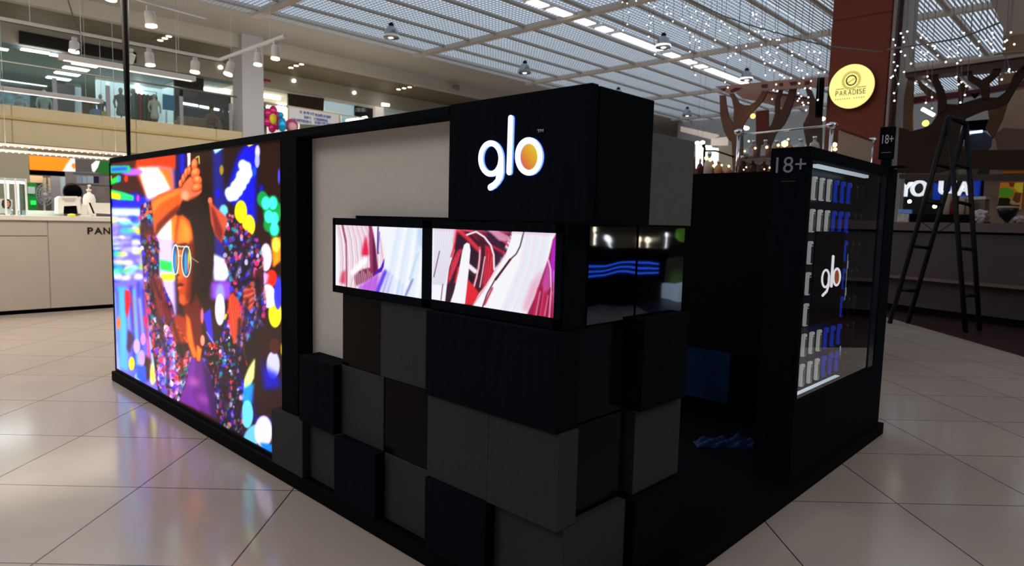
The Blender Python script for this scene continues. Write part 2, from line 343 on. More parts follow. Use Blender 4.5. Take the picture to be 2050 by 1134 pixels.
# ---------------- checkerboard cubes ----------------
cubes=[ # u0,u1,v_front,z0,z1,depth,mat,label
(-2.59,-2.335,1.28,.064,.292,'s','slate grey cube at the bottom left end of the checkerboard, under the lit screen corner'),
(-2.333,-2.097,1.312,.064,.296,'s','slate grey cube in the bottom row, second from the left'),
(-2.095,-1.835,1.275,.064,.296,'b','black protruding cube in the bottom row between two slate grey cubes'),
(-1.833,-1.572,1.312,.064,.296,'s','slate grey cube in the bottom row under the glossy one, fourth from the left'),
(-1.57,-1.296,1.278,.064,.296,'b','black protruding cube in the bottom row next to the corner cube'),
(-2.36,-2.106,1.28,.298,.558,'b','black protruding cube in the second row against the pale recessed panel'),
(-2.104,-1.84,1.312,.298,.558,'s','slate grey cube in the second row beside the black protruding one'),
(-1.838,-1.575,1.316,.298,.558,'g','glossy black cube in the second row between slate grey ones'),
(-1.573,-1.302,1.287,.298,.558,'s','slate grey cube in the second row beside the corner cube'),
(-2.10,-1.862,1.314,.560,.822,'g','glossy black cube in the third row under the small left screen'),
(-1.860,-1.576,1.312,.560,.822,'s','slate grey cube in the third row under the gap between the two small screens'),
(-1.574,-1.309,1.277,.560,.822,'b','black cube in the third row under the right small screen'),
]
MM={'s':slate,'b':black,'g':gloss}
for u0,u1,v,z0,z1,k,l in cubes: tag(B(u0,u1,v,1.3715,z0,z1,bev=.0015).build('display_cube',MM[k]),l,'cube','cubes of the checkerboard front')
def corner(u0,u1,v0,v1,z0,z1,k,l): tag(B(u0,u1,v0,v1,z0,z1,bev=.0015).build('display_cube',MM[k]),l,'cube','cubes of the checkerboard corner')
corner(-1.294,-1.04,1.312,1.60,.064,.296,'s','slate grey corner cube at the very bottom of the stand corner')
corner(-1.300,-1.042,1.285,1.366,.298,.558,'s','slate grey corner cube in the second row with a lighter narrow side')
corner(-1.307,-1.048,1.275,1.368,.560,.822,'b','black corner cube in the third row under the right small screen')
corner(-1.30,-1.068,1.372,1.61,.560,.822,'g','glossy black cube on the side face, third row')
corner(-1.30,-1.066,1.370,1.61,.298,.556,'g','glossy black cube on the side face, second row, beside the narrow grey side')
corner(-1.30,-1.012,1.615,1.876,.560,.830,'b','black protruding cube on the side face at the far end of the third row')
corner(-1.30,-1.04,1.634,1.898,.298,.557,'s','light slate cube on the side face at the far end of the second row')
corner(-1.30,-1.02,1.622,1.882,.064,.290,'b','black cube on the side face at the far end of the bottom row')
# mirror-black cubes
mir=mat('mirror_black',(.015,.017,.02),rough=.015,spec=1.0,coat=1,bump=0)
def wavy():
    m=bpy.data.materials.new('mirror_film'); m.use_nodes=True; nt=m.node_tree; b=nt.nodes['Principled BSDF']; b.inputs['Base Color'].default_value=(.13,.145,.17,1); b.inputs['Metallic'].default_value=1; b.inputs['Roughness'].default_value=.03
    g=nt.nodes.new('ShaderNodeNewGeometry'); n=nt.nodes.new('ShaderNodeTexNoise'); n.inputs['Scale'].default_value=4.2; n.inputs['Detail'].default_value=1; nt.links.new(g.outputs['Position'],n.inputs['Vector'])
    bp=nt.nodes.new('ShaderNodeBump'); bp.inputs['Strength'].default_value=.05; bp.inputs['Distance'].default_value=.03; nt.links.new(n.outputs[0],bp.inputs['Height']); nt.links.new(bp.outputs[0],b.inputs['Normal']); return m
film=wavy()
for a,b_,l in ((1.390,1.616,'mirror-black cube on the side face under the glowing logo box, nearer one'),(1.622,1.888,'mirror-black cube on the side face under the pale grey box, farther one')):
    t=thing('mirror_cube',(-1.15,(a+b_)/2,.826),l,'cube','mirror-black cubes')
    MB().box(-1.30,-1.052,a,b_,.828,1.094,bev=.0015).build('body',gloss,t); MB().box(-1.052,-1.049,a+.003,b_-.003,.831,1.091).build('mirror_face',film,t)
# ---------------- small screens ----------------
sc=thing('screen_housing',(-1.6,1.33,.826),'long black housing with two lit abstract screens over the cubes','screen')
VS=1.30
a=P(667,584,'v',VS); b_=P(1128,447,'v',VS)
fr=MB(); zt=1.096; zb=.826; uL=a.x; uR=b_.x
s1=[P(672,449,'v',VS),P(846,459,'v',VS),P(845,599,'v',VS),P(675,571,'v',VS)]; s2=[P(866,457,'v',VS),P(1113,468,'v',VS),P(1108,637,'v',VS),P(867,600,'v',VS)]
r1=(s1[0].x,s1[1].x,(s1[2].z+s1[3].z)/2,(s1[0].z+s1[1].z)/2); r2=(s2[0].x,(s2[1].x+s2[2].x)/2,(s2[2].z+s2[3].z)/2,(s2[0].z+s2[1].z)/2)
MB().box(uL,uR,VS+.006,1.371,zb,zt).build('case',black,sc)
for x0,x1,z0,z1 in ((uL,uR,zb,min(r1[2],r2[2])-.001),(uL,uR,max(r1[3],r2[3])+.001,zt),(uL,r1[0]-.001,zb,zt),(r1[1]+.001,r2[0]-.001,zb,zt),(r2[1]+.001,uR,zb,zt)): fr.box(x0,x1,VS-.002,VS+.008,z0,z1)
fr.build('bezel',black,sc)
RC=np.random.default_rng(3)
cv=Canvas(664,440,854,612,2,(240,244,250))
# left small screen: ribbed crimson fan on the left, pale blue strokes on the right
for k in range(46):
    x=672+k*1.75; cc=[(236,225,238),(214,150,175),(246,238,246),(190,70,110),(250,246,250)][k%5]
    cv.line([(x,444),(x+6+k*.2,480),(x+9+k*.25,520),(x+8+k*.2,560),(x+4+k*.1,600-k*.35)],1.9,cc,1.0,.7)
cv.line([(684,447),(693,490),(694,575)],1.8,(120,10,40),.4); cv.line([(686,447),(694,485)],1,(150,40,70),.3)
cv.poly([(733,470),(738,500),(738,512),(724,512),(726,495)],(225,10,60),2.5,.95); cv.poly([(685,545),(692,540),(692,570),(680,565)],(215,30,70),2.5,.8)
cv.poly([(738,450),(746,450),(758,548),(742,556),(740,520)],(140,30,80),1.2,.9); cv.poly([(747,450),(751,490),(756,545),(747,556),(746,500)],(90,8,60),1,.9)
cv.poly([(708,548),(724,540),(742,536),(746,556),(728,566),(712,573)],(110,15,50),1.6,.85)
for k in range(9): cv.line([(712+k*4,540+(k%3)*4),(713+k*4,572-k*2)],1.4,(245,225,235),.4,.8)
cv.poly([(700,545),(722,520),(734,514),(736,525),(722,538),(706,556)],(255,252,255),2.5,.9)
cv.poly([(744,450),(762,450),(757,490),(755,505),(752,490)],(245,240,252),.8); cv.line([(757,455),(756,498),(757,508)],2.6,(60,10,110),.7); cv.line([(760,465),(757,500)],1.5,(80,60,220),.7)
cv.poly([(750,545),(762,536),(766,526),(770,517),(768,535),(763,545),(750,550)],(60,10,190),.7); cv.poly([(716,577),(735,562),(750,552),(760,545),(756,580),(745,592)],(170,60,225),3,.75)
for k in range(7): cv.line([(772-k*2+k*9,540+k*6),(752+k*10,600)],3.2,(110,80,235) if k<3 else (150,170,235),2,.75)
cv.line([(771,545),(752,592)],7,(75,40,240),2.2,.9)
for k in range(14): cv.line([(800+k*7,446),(770+k*8,600)],4+k%3*2,[(188,214,246),(214,230,250),(246,248,254)][k%3],2.6,.7)
cv.line([(826,560),(812,592)],3,(70,60,170),1.6,.8); cv.line([(838,505),(820,560)],3,(170,205,240),1.6,.8); cv.poly([(836,456),(848,456),(848,490),(840,500)],(150,190,240),5,.6)
screen('left_screen',r1[0],r1[1],VS,r1[2],r1[3],220,170,cv,screen_mat('left_display',1.02),sc)
cv=Canvas(858,450,1122,645,2,(238,242,248))
def T(p): return [(855+x/5.4,440+y/5.4) for x,y in p]
cv.poly(T([(220,80),(940,80),(720,560),(560,940),(180,900),(240,520),(300,330)]),(44,16,40),.5)
for k in range(22): # dark red diagonal bands in the gap
    x=330+k*30; cv.line(T([(x-60,60+k%4*14),(x+330,420+k%3*30)]),1.6+k%3,[(205,30,60),(120,16,44),(230,70,95),(60,12,34)][k%4],.9,.8)
cv.poly(T([(660,130),(880,330),(760,520),(640,300)]),(52,22,52),2,.8); cv.poly(T([(650,110),(740,100),(900,190),(905,240),(780,230)]),(225,150,185),1.5,.9)
cv.line(T([(710,290),(850,370)]),4,(225,30,60),1.4); cv.line(T([(330,110),(430,190),(560,330)]),8,(225,45,60),1.8,.95); cv.line(T([(390,110),(550,140)]),4,(225,40,60),1)
cv.poly(T([(540,210),(620,230),(640,340),(640,520),(610,760),(560,900),(500,880),(560,600),(580,420)]),(70,14,36),1)
cv.poly(T([(625,270),(690,300),(720,420),(720,560),(660,680),(600,780),(610,560),(640,420)]),(205,25,50),1.8)
for k in range(5): cv.line(T([(632+k*16,330+k*20),(640+k*10,520),(600+k*12,700)]),1.3,[(235,90,110),(120,12,36)][k%2],.6,.8)
cv.line(T([(430,165),(530,130),(620,190),(690,280),(720,380),(725,540)]),3.6,(250,240,248),.6); cv.line(T([(570,300),(570,420),(530,640),(470,830),(465,900)]),4,(232,110,135),.8); cv.line(T([(572,330),(560,520),(500,760)]),1.6,(255,240,246),.4)
cv.line(T([(625,400),(600,560),(570,730)]),2.2,(248,215,228),.5); cv.line(T([(450,500),(520,560)]),9,(245,232,240),.8); cv.poly(T([(455,580),(500,620),(470,740)]),(24,8,22),.6)
cv.poly(T([(380,310),(330,330),(270,440),(225,600),(220,710),(260,640),(330,480)]),(215,28,55),1.4)
for k in range(6): cv.line(T([(370-k*14,330+k*20),(310-k*10,480),(240+k*3,650)]),1.1,[(245,120,140),(140,10,40)][k%2],.5,.8)
cv.poly(T([(330,500),(350,520),(330,660),(290,700)]),(225,25,50),1.2); cv.poly(T([(415,760),(440,640),(560,790),(500,920),(410,920)]),(225,30,50),1.2)
cv.poly(T([(430,248),(460,262),(470,330),(450,560),(410,915),(250,895),(290,780),(340,560),(380,340),(400,270)]),(243,243,249),.7)
cv.poly(T([(60,90),(325,100),(290,310),(235,520),(195,890),(60,865)]),(240,242,248),.6); cv.line(T([(322,100),(285,330),(262,400)]),4,(235,30,60),1); cv.line(T([(300,100),(285,250)]),3,(240,140,165),1.4)
for k in range(9): cv.line(T([(90+k*26,95),(80+k*20,450),(66+k*15,700)]),2,(196,184,212),.9,.7)
cv.line(T([(135,340),(72,620)]),1.4,(90,20,50),.4); cv.line(T([(170,700),(150,870)]),1.4,(80,20,50),.4)
cv.poly(T([(925,128),(1400,150),(1310,500),(1080,1030),(600,950),(490,930),(560,800),(640,700),(850,370),(895,250)]),(243,243,248),.6)
for k in range(10): cv.line(T([(1060+k*30,140),(1010+k*28,480),(800+k*34,980)]),2+k%3,[(204,212,234),(228,196,216),(210,220,240)][k%3],1.6,.7)
cv.poly(T([(1290,500),(1240,620),(1160,860),(1080,1010),(1030,960),(1130,680)]),(228,150,180),5,.7); cv.line(T([(640,700),(560,830),(490,930)]),2.6,(225,60,90),1,.7)
cv.line(T([(1045,135),(1005,290),(965,370),(900,430),(740,640),(650,800),(600,945)]),2.2,(40,6,24),.3); cv.line(T([(900,430),(740,650)]),4,(60,8,30),.6); cv.line(T([(705,740),(620,920)]),3.4,(190,20,50),.8)
cv.line(T([(845,380),(720,580),(600,790)]),3,(232,190,210),1.2,.8)
cv.poly(T([(1395,150),(1395,1080),(1080,1030),(1160,850),(1240,620),(1310,430),(1360,220)]),(150,18,70),1); cv.poly(T([(1360,220),(1400,180),(1395,560),(1350,700),(1330,480)]),(175,30,190),1.2)
cv.poly(T([(1310,430),(1335,540),(1330,740),(1280,800),(1240,700)]),(190,70,150),2); cv.line(T([(1310,435),(1335,540),(1340,760),(1320,1060)]),2.4,(250,220,240),.5)
for k in range(8): cv.line(T([(1200+k*22,740+k%3*40),(1150+k*24,1040)]),2.2,[(225,20,60),(250,170,200),(120,6,40),(240,80,120)][k%4],.8,.9)
cv.line(T([(1370,560),(1375,1070)]),3,(220,120,230),1,.9); cv.poly(T([(60,90),(1400,150),(1400,175),(60,112)]),(235,150,200),1.5,.35)
screen('right_screen',r2[0],r2[1],VS,r2[2],r2[3],300,210,cv,screen_mat('right_display',1.02),sc)
tag(B(uR,-1.052,1.304,1.388,.826,1.095,bev=.0015).build('display_cube',black),'black corner piece at the right end of the two small screens','cube','cubes of the checkerboard corner')
MB().box(P(712,436,'v',1.33).x,-1.515,1.33,1.371,1.096,1.106).build('top_ledge',black,sc)
# ---------------- logo box ----------------
gb=thing('logo_box',(-1.25,1.44,1.097),'black box with glowing white letters on top of the stand corner','sign')
MB().box(-1.512,-.992,1.305,1.333,1.099,1.437,bev=.002).build('front_panel',black,gb); MB().box(-1.508,-.99,1.336,1.582,1.099,1.434,bev=.002).build('body',black,gb)
lw=mat('logo_white',(1,1,1),em=1.5,ecol=(.93,.96,1)); lb=mat('logo_blue_edge',(.1,.2,1),em=2.2,ecol=(.10,.22,1))
VG=1.305
def LP(x,y): q=P(930+x/6.3,220+y/6.3,'v',VG); return (q.x,q.z)
def plate(out,name,inner=None,m1=None,v=VG,parent=gb,th=.007,pv=None):
    """flat lit letter standing off the panel with a blue halo edge"""
    mb=MB(); mb.mi=0
    f=[mb.b.verts.new((p[0],v-th,p[1])) for p in out]; r=[mb.b.verts.new((p[0],v-.0005,p[1])) for p in out]; n=len(out)
    if inner:
        g=[mb.b.verts.new((p[0],v-th,p[1])) for p in inner]; h=[mb.b.verts.new((p[0],v-.0005,p[1])) for p in inner]
        for i in range(n):
            j=(i+1)%n; mb.b.faces.new([f[i],f[j],g[j],g[i]])
            for q in ([f[i],r[i],r[j],f[j]],[g[i],g[j],h[j],h[i]]): mb.b.faces.new(q).material_index=1
    else:
        fc=mb.b.faces.new(f)
        for i in range(n): j=(i+1)%n; mb.b.faces.new([f[i],r[i],r[j],f[j]]).material_index=1
        bmesh.ops.triangulate(mb.b,faces=[fc])
    return mb.build(name,[m1 or lw,lb],parent)
def loop(cx,cy,rx,ry,n=40,sk=0): return [LP(cx+rx*math.cos(a)+sk*math.sin(a),cy+ry*math.sin(a)) for a in [2*math.pi*k/n for k in range(n)]]
def strokeP(pts,w):
    q=stroke([(x,y/1.35) for x,y in pts],w); return [LP(x,y*1.35) for x,y in q]
plate(loop(353,618,157,228),'letter_g_bowl',loop(352,618,99,158)); 
plate(strokeP([(482,640),(482,790),(470,850),(440,900),(395,950),(345,980)],60),'letter_g_tail')
plate(strokeP([(604,112),(594,440),(582,785)],62),'letter_l')
plate(loop(832,591,173,240),'letter_o',loop(833,596,110,166))
def orange():
    m=bpy.data.materials.new('logo_orange'); m.use_nodes=True; nt=m.node_tree; b=nt.nodes['Principled BSDF']; tc=nt.nodes.new('ShaderNodeTexCoord'); sp=nt.nodes.new('ShaderNodeSeparateXYZ'); nt.links.new(tc.outputs['Generated'],sp.inputs[0])
    ad=nt.nodes.new('ShaderNodeMath'); ad.operation='ADD'; nt.links.new(sp.outputs[0],ad.inputs[0]); nt.links.new(sp.outputs[2],ad.inputs[1]); r=nt.nodes.new('ShaderNodeValToRGB'); dv=nt.nodes.new('ShaderNodeMath'); dv.operation='MULTIPLY'; dv.inputs[1].default_value=.5; nt.links.new(ad.outputs[0],dv.inputs[0]); nt.links.new(dv.outputs[0],r.inputs[0])
    r.color_ramp.elements[0].color=(.72,.16,.04,1); r.color_ramp.elements[0].position=.25; r.color_ramp.elements[1].color=(.78,.55,.02,1); r.color_ramp.elements[1].position=.85
    nt.links.new(r.outputs[0],b.inputs['Emission Color']); b.inputs['Emission Strength'].default_value=.95; b.inputs['Base Color'].default_value=(.05,.03,.01,1); b.inputs['Roughness'].default_value=.3; return m
MB().prism([(x,VG-.005,z) for x,z in loop(833,596,109,165)],(0,.004,0)).build('orange_disc',orange(),gb)['label']='glowing orange disc inside the letter'
p0=P(930+932/6.3,220+288/6.3,'v',VG); p1=P(930+1008/6.3,220+236/6.3,'v',VG)
text_mb('TM',(p0.x,VG-.003,p0.z),(1,0,0),(0,0,1),p1.x-p0.x,(p1.z-p0.z)*.82,.002,bold=.02).build('tm_mark',mat('tm_grey',(.55,.55,.57)),gb)
tag(B(-1.5,-1.05,1.592,1.922,1.099,1.364,bev=.0015).build('display_box',boxg),'plain pale grey box behind the glowing logo box','box')
# ---------------- right part: inner walls, showcase ----------------
iw=thing('inner_wall',(-1.9,2.72,.062),'black inner wall of the stand, behind the corner opening','partition')
MB().box(-2.9,-1.115,2.68,2.75,.56,1.327).box(-2.9,-2.84,2.68,2.75,.062,.56).build('panel',dull,iw)
rw=thing('rear_wall',(-3,3.85,.062),'black rear wall closing the stand at the back','partition')
MB().box(-4.79,-1.2,3.80,3.88,.062,1.32).box(-4.79,-4.71,1.5,3.80,.062,1.32).build('panel',dull,rw)
bl=mat('blue_desk',(.012,.045,.10),rough=.45,noise=.3,nscale=6)
dk=thing('service_desk',(-1.9,3.4,.062),'low dark blue desk seen through the opening in the stand','desk')
MB().box(-2.6,-1.535,3.3,3.34,.16,.56).build('front_panel',bl,dk); MB().box(-2.6,-1.535,3.34,3.7,.5,.56).build('desk_top',bl,dk); MB().box(-1.59,-1.54,3.34,3.7,.062,.5).build('leg',dull,dk); MB().box(-2.6,-2.55,3.34,3.7,.062,.5).build('leg',dull,dk)
led=mat('hidden_blue_glow',(.1,.3,1),em=4.5,ecol=(.08,.36,1))
tag(B(-2.6,-1.3,2.76,2.775,.572,.582).build('added_glow_strip',led),'thin blue glow strip added out of sight behind the inner wall','light strip')  # unseen strip added to throw blue light on the desk
# crumpled blue cloth on the plinth
bm=MB(); q=P(1455,890,'z',.07)
cb=bmesh.ops.create_grid(bm.b,x_segments=22,y_segments=16,size=.5)['verts']; rr=random.Random(4)
for v in cb:
    x,y=v.co.x,v.co.y; edge=1-max(abs(x),abs(y))*2
    h=.018*math.sin(x*19+y*7)*math.cos(y*17-x*5)+.05*math.exp(-((x-.18)**2/.004+(y)**2/.02))+.02; v.co=Vector((q.x+(x*.722+y*-.2)*.30,q.y+(x*.69+y*.24)*.30,.064+max(0,h)*min(1,edge*5+.1)))
for f in bm.b.faces: f.smooth=True
ro=bmesh.ops.solidify(bm.b,geom=bm.b.faces[:],thickness=.003)
tag(bm.build('cloth',mat('blue_cloth',(.008,.024,.10),rough=.7)),'crumpled blue cloth lying on the black plinth inside the stand','cloth')
# showcase
UF=-.965
sh=thing('showcase',(-1.04,3.3,.062),'tall black glass-fronted showcase with rows of white and blue packs','display case')
g0=P(1603,812,'u',UF).y; vy0,vy1=2.70,3.66; zb0,zt0=.40,1.372
VB=3.915
mb=MB()
mb.box(-1.12,UF,2.675,VB,.062,zb0).box(-1.12,UF,2.675,VB,zt0,1.418).box(-1.12,UF,2.675,vy0,zb0,zt0).box(-1.12,UF,vy1+.09,VB,zb0,zt0).box(-1.12,-1.085,vy0,vy1+.09,zb0,zt0)
mb.build('cabinet',black,sh)
MB().box(-1.085,UF-.004,vy1,vy1+.09,zb0,zt0).build('reveal',mat('reveal_gloss',(.01,.016,.025),rough=.15),sh)
MB().box(-1.08,-1.075,vy0,vy1,zb0,zt0).build('back_panel',mat('back_board',(.012,.011,.012),rough=.3),sh)
MB().box(-.978,-.974,vy0,vy1,zb0,zt0).build('glass_pane',glass_mat('showcase_glass',(.92,.94,.95),2.6),sh)
for (va,vb,z0,z1) in ((2.86,3.55,1.352,1.366),(2.80,3.33,.404,.407)):
    MB().box(-1.02,-1.0,va,vb,z0,z1).build('light_strip',mat('case_led',(1,1,1),em=1.1,ecol=(.75,.88,1)),sh)
rodm=mat('rod_glow',(.8,.85,.9),em=.5,ecol=(.7,.8,1)); MB().box(-1.06,-1.055,3.52,3.524,.75,.98).build('rod',rodm,sh); MB().box(-1.06,-1.055,3.50,3.504,.45,.52).build('rod',rodm,sh)
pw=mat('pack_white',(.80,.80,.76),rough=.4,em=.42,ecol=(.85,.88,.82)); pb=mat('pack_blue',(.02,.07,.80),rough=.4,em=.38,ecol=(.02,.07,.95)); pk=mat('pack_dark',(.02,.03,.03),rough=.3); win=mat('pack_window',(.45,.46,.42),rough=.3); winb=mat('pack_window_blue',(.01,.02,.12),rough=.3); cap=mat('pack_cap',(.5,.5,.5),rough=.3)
zr=[1.322,1.184,1.046,.912,.776,.642,.508]
for r,z in enumerate(zr):
    for c in range(9):
        if 2<=r<=4 and c in (1,2,3): continue
        if r in (2,3) and c==4: continue
        v=2.955+c*.092; kind='wbk'[c//3]; M1,M2={'w':(pw,win),'b':(pb,winb),'k':(pk,pk)}[kind]
        colr={'w':'white','b':'blue','k':'black'}[kind]
        rown=['top','second','third','fourth','fifth','sixth','bottom'][r]; cn=['first','second','third','fourth','fifth','sixth','seventh','eighth','ninth'][c]
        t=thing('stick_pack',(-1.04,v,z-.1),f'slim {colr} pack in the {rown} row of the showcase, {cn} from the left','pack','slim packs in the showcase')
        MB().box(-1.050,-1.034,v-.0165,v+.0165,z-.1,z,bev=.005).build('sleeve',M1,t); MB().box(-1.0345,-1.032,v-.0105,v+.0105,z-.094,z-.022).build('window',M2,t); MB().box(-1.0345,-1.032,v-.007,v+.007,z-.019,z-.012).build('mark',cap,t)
# logo plate on the glass
lp=thing('logo_plate',(-.97,2.96,.72),'dark plate with white lettering fixed on the showcase glass','sign')
MB().box(-.9738,-.9715,3.0-.19,3.0+.17,.70,1.09).build('plate',mat('smoke_plate',(.012,.011,.013),rough=.12),lp)
def plate2(pts,name,mt):
    MB().prism([P(x,y,'u',-.9705) for x,y in pts],(-.0008,0,0)).build(name,mt,lp)
def SL(x,y): return (1590+x/4.725,320+y/4.725)
ws=mat('sign_white',(.85,.85,.88),em=.5,ecol=(.85,.87,1))
def ring2(cx,cy,rx,ry,ix,iy,name):
    n=28; mb=MB(); A=[mb.b.verts.new(P(*SL(cx+rx*math.cos(t)-sk*math.sin(t)*rx,cy+ry*math.sin(t)),'u',-.9708)) for t in [2*math.pi*k/n for k in range(n)] for sk in [.12]]
    Bq=[mb.b.verts.new(P(*SL(cx+ix*math.cos(t)-.12*math.sin(t)*ix,cy+iy*math.sin(t)),'u',-.9708)) for t in [2*math.pi*k/n for k in range(n)]]
    for i in range(n): mb.b.faces.new([A[i],A[(i+1)%n],Bq[(i+1)%n],Bq[i]])
    r=bmesh.ops.extrude_face_region(mb.b,geom=mb.b.faces[:]); [setattr(v,'co',v.co+Vector((-.0006,0,0))) for v in r['geom'] if isinstance(v,bmesh.types.BMVert)]
    mb.build(name,ws,lp)
def st2(pts,w,name):
    q=stroke([(x,y/1.3) for x,y in pts],w); plate2([SL(x,y*1.3) for x,y in q],name,ws)
ring2(298,1125,42,92,24,70,'letter_g_bowl'); st2([(330,1110),(325,1190),(308,1245),(270,1285)],20,'letter_g_tail'); st2([(370,918),(362,1040),(352,1195)],24,'letter_l'); ring2(403,1110,40,90,22,66,'letter_o')
plate2([SL(403+21*math.cos(t),1110+64*math.sin(t)) for t in [2*math.pi*k/20 for k in range(20)]],'orange_disc',mat('rust_disc',(.35,.09,.04),em=.25,ecol=(.5,.12,.04)))
# 18+ lettering on the showcase side
txg=mat('lettering_grey',(.30,.30,.36),rough=.6)
VV=2.6745; a=P(1553,344,'v',VV); b_=P(1614,314,'v',VV)
c0=P(1553,344,'v',VV).x; c1=P(1614,330,'v',VV).x; zA=P(1580,346,'v',VV).z; zB=P(1580,314,'v',VV).z
text_mb('18+',(c0,VV-.0005,zA),(1,0,0),(0,0,1),c1-c0,zB-zA,.001).build('age_mark',txg,sh)
MB().box(P(1564,363,'v',VV).x,P(1592,363,'v',VV).x,VV-.001,VV-.0003,P(1578,364,'v',VV).z,P(1578,362.5,'v',VV).z).build('fine_print',mat('dim_print',(.05,.055,.06)),sh)
hd=B(-1.125,-1.11,2.66,2.672,1.0,1.01)
hd.b.free()
# small 18+ sign on a stem
sg=thing('age_sign',(-1.05,3.78,1.418),'small black rounded 18+ sign on a stem above the showcase','sign')
VS2=3.78; cs=[P(x,y,'v',VS2) for x,y in [(1762,258),(1793,249),(1789,315),(1758,323)]]
w0=min(c.x for c in cs); w1=max(c.x for c in cs); h0=(cs[2].z+cs[3].z)/2; h1=(cs[0].z+cs[1].z)/2
MB().box(w0,w1,VS2,VS2+.012,h0,h1,bev=.005).build('plate',black,sg); MB().box((w0+w1)/2-.018,(w0+w1)/2+.022,VS2+.002,VS2+.010,1.418,h0+.02).build('stem',black,sg)
MB().box((w0+w1)/2-.05,(w0+w1)/2+.09,VS2-.04,VS2+.05,1.418,1.424).build('foot',black,sg)
text_mb('18+',(w0+.014,VS2-.0006,h0+(h1-h0)*.48),(1,0,0),(0,0,1),(w1-w0)*.72,(h1-h0)*.27,.0008).build('age_mark',mat('lettering_white',(.6,.6,.63)),sg)
MB().box(w0+.014,w0+.014+(w1-w0)*.62,VS2-.001,VS2,h0+(h1-h0)*.2,h0+(h1-h0)*.215).build('underline',txg,sg)
# ---------------- big led screen ----------------
ls=thing('led_screen',(-3.67,1.33,.062),'huge lit screen showing a woman in sunglasses and a sequin jacket','screen')
V1=1.31; q0=P(221,328,'v',V1); q1=P(564,283,'v',V1); zl0=P(237,743,'v',V1).z+.012; zl1=min(q0.z,1.404)
MB().box(-4.80,-2.547,V1+.004,1.398,.064,1.403).build('housing',dull,ls)
fb=MB(); fb.box(-4.80,q0.x,V1-.006,V1+.004,.064,1.404).box(q1.x,-2.545,V1-.006,V1+.004,.064,1.404).box(-4.80,-2.545,V1-.006,V1+.004,.064,zl0).box(-4.80,-2.545,V1-.006,V1+.004,zl1,1.404).build('frame',blackm,ls)
cv=Canvas(214,276,576,950,1.5,(46,16,14)); R2=np.random.default_rng(11)
def O(p): return [(200+x/1.719,260+y/1.719) for x,y in p]
def Q1(p): return [(210+x/4.0526,280+y/4.0526) for x,y in p]
def Q2(p): return [(380+x/3.545,280+y/3.545) for x,y in p]
def Q3(p): return [(220+x/3.544,540+y/3.544) for x,y in p]
def Q4(p): return [(380+x/3.15,560+y/3.15) for x,y in p]
# left background: neon street
cv.poly([(214,276),(350,276),(350,640),(320,960),(214,960)],(120,110,225),6)
cv.poly(Q1([(20,140),(340,120),(330,470),(180,560),(20,540)]),(60,14,22),4); cv.poly(Q1([(20,470),(260,430),(350,500),(290,560),(20,550)]),(18,30,215),4)
cv.poly(Q1([(250,150),(580,115),(580,240),(470,215),(240,210)]),(225,62,12),2); cv.poly(Q1([(60,170),(250,150),(250,210),(60,215)]),(70,18,10),3)
cv.poly(Q1([(240,215),(540,225),(560,400),(480,420),(360,480),(330,430),(285,330)]),(255,120,60),4); cv.poly(Q1([(270,225),(430,228),(480,300),(530,400),(430,450),(350,480),(320,390),(300,330)]),(255,253,240),3)
for x,y,c in ((220,262,(190,110,255)),(120,240,(60,90,240))): cv.ell(*Q1([(x,y)])[0],22,7,c,2)
cv.poly(Q1([(40,212),(200,208),(212,240),(200,262),(40,275)]),(20,190,110),1.5); cv.poly(Q1([(50,228),(180,220),(180,248),(50,258)]),(50,80,235),2)
cv.poly(Q1([(35,330),(110,285),(128,300),(125,340),(35,372)]),(30,195,80),1); cv.poly(Q1([(105,290),(130,295),(125,340),(105,345)]),(60,150,255),1); cv.ell(*Q1([(172,315)])[0],3.5,7,(250,60,20),1); cv.poly(Q1([(35,290),(55,290),(55,330),(35,335)]),(240,230,20),1)
cv.poly(Q1([(45,400),(150,425),(235,455),(235,495),(130,490),(45,470)]),(20,205,120),1.5); cv.poly(Q1([(45,420),(128,440),(125,488),(45,475)]),(250,240,40),1.5); cv.ell(*Q1([(268,475)])[0],3,7,(250,70,160),1)
cv.poly(Q1([(50,555),(290,560),(290,620),(60,615)]),(205,235,255),2.5)
for i in range(95):
    x=R2.uniform(222,295); y=R2.uniform(436,560); cv.ell(x,y,R2.uniform(6,16),R2.uniform(3,8),[(255,255,255),(40,215,150),(235,235,60),(120,110,250),(190,180,255),(30,60,240),(250,250,255)][i%7],2,.6)
cv.poly(Q1([(400,750),(540,620),(560,800),(500,840),(440,830)]),(255,255,245),2); cv.poly(Q1([(540,620),(590,600),(600,800),(540,850)]),(255,130,40),3)
cv.poly([(302,470),(345,480),(352,640),(335,610),(312,520)],(205,190,255),3); cv.poly([(318,520),(345,525),(345,545),(320,540)],(40,200,90),2); cv.poly([(320,548),(350,548),(350,562),(324,562)],(240,235,60),2)
for k in range(26):
    x=226+k*3.6; y0=560+R2.uniform(0,40); cv.line([(x,y0),(x+8,y0+R2.uniform(60,170))],R2.uniform(3,7),[(30,40,235),(225,220,255),(60,110,250),(25,10,120),(245,60,90),(70,210,200),(160,110,245)][k%7],2.5,.85)
cv.poly([(236,575),(252,575),(256,745),(240,735)],(60,190,215),3,.8)
cv.poly(Q3([(105,145),(140,150),(145,240),(125,350),(110,300)]),(235,25,50),1.5); cv.poly(Q3([(235,335),(270,330),(262,395),(250,420)]),(235,20,90),1)
cv.poly(Q3([(130,420),(170,480),(140,600),(120,560)]),(60,10,60),2); cv.poly(Q3([(230,600),(290,640),(300,760),(260,800)]),(50,8,25),2.5)
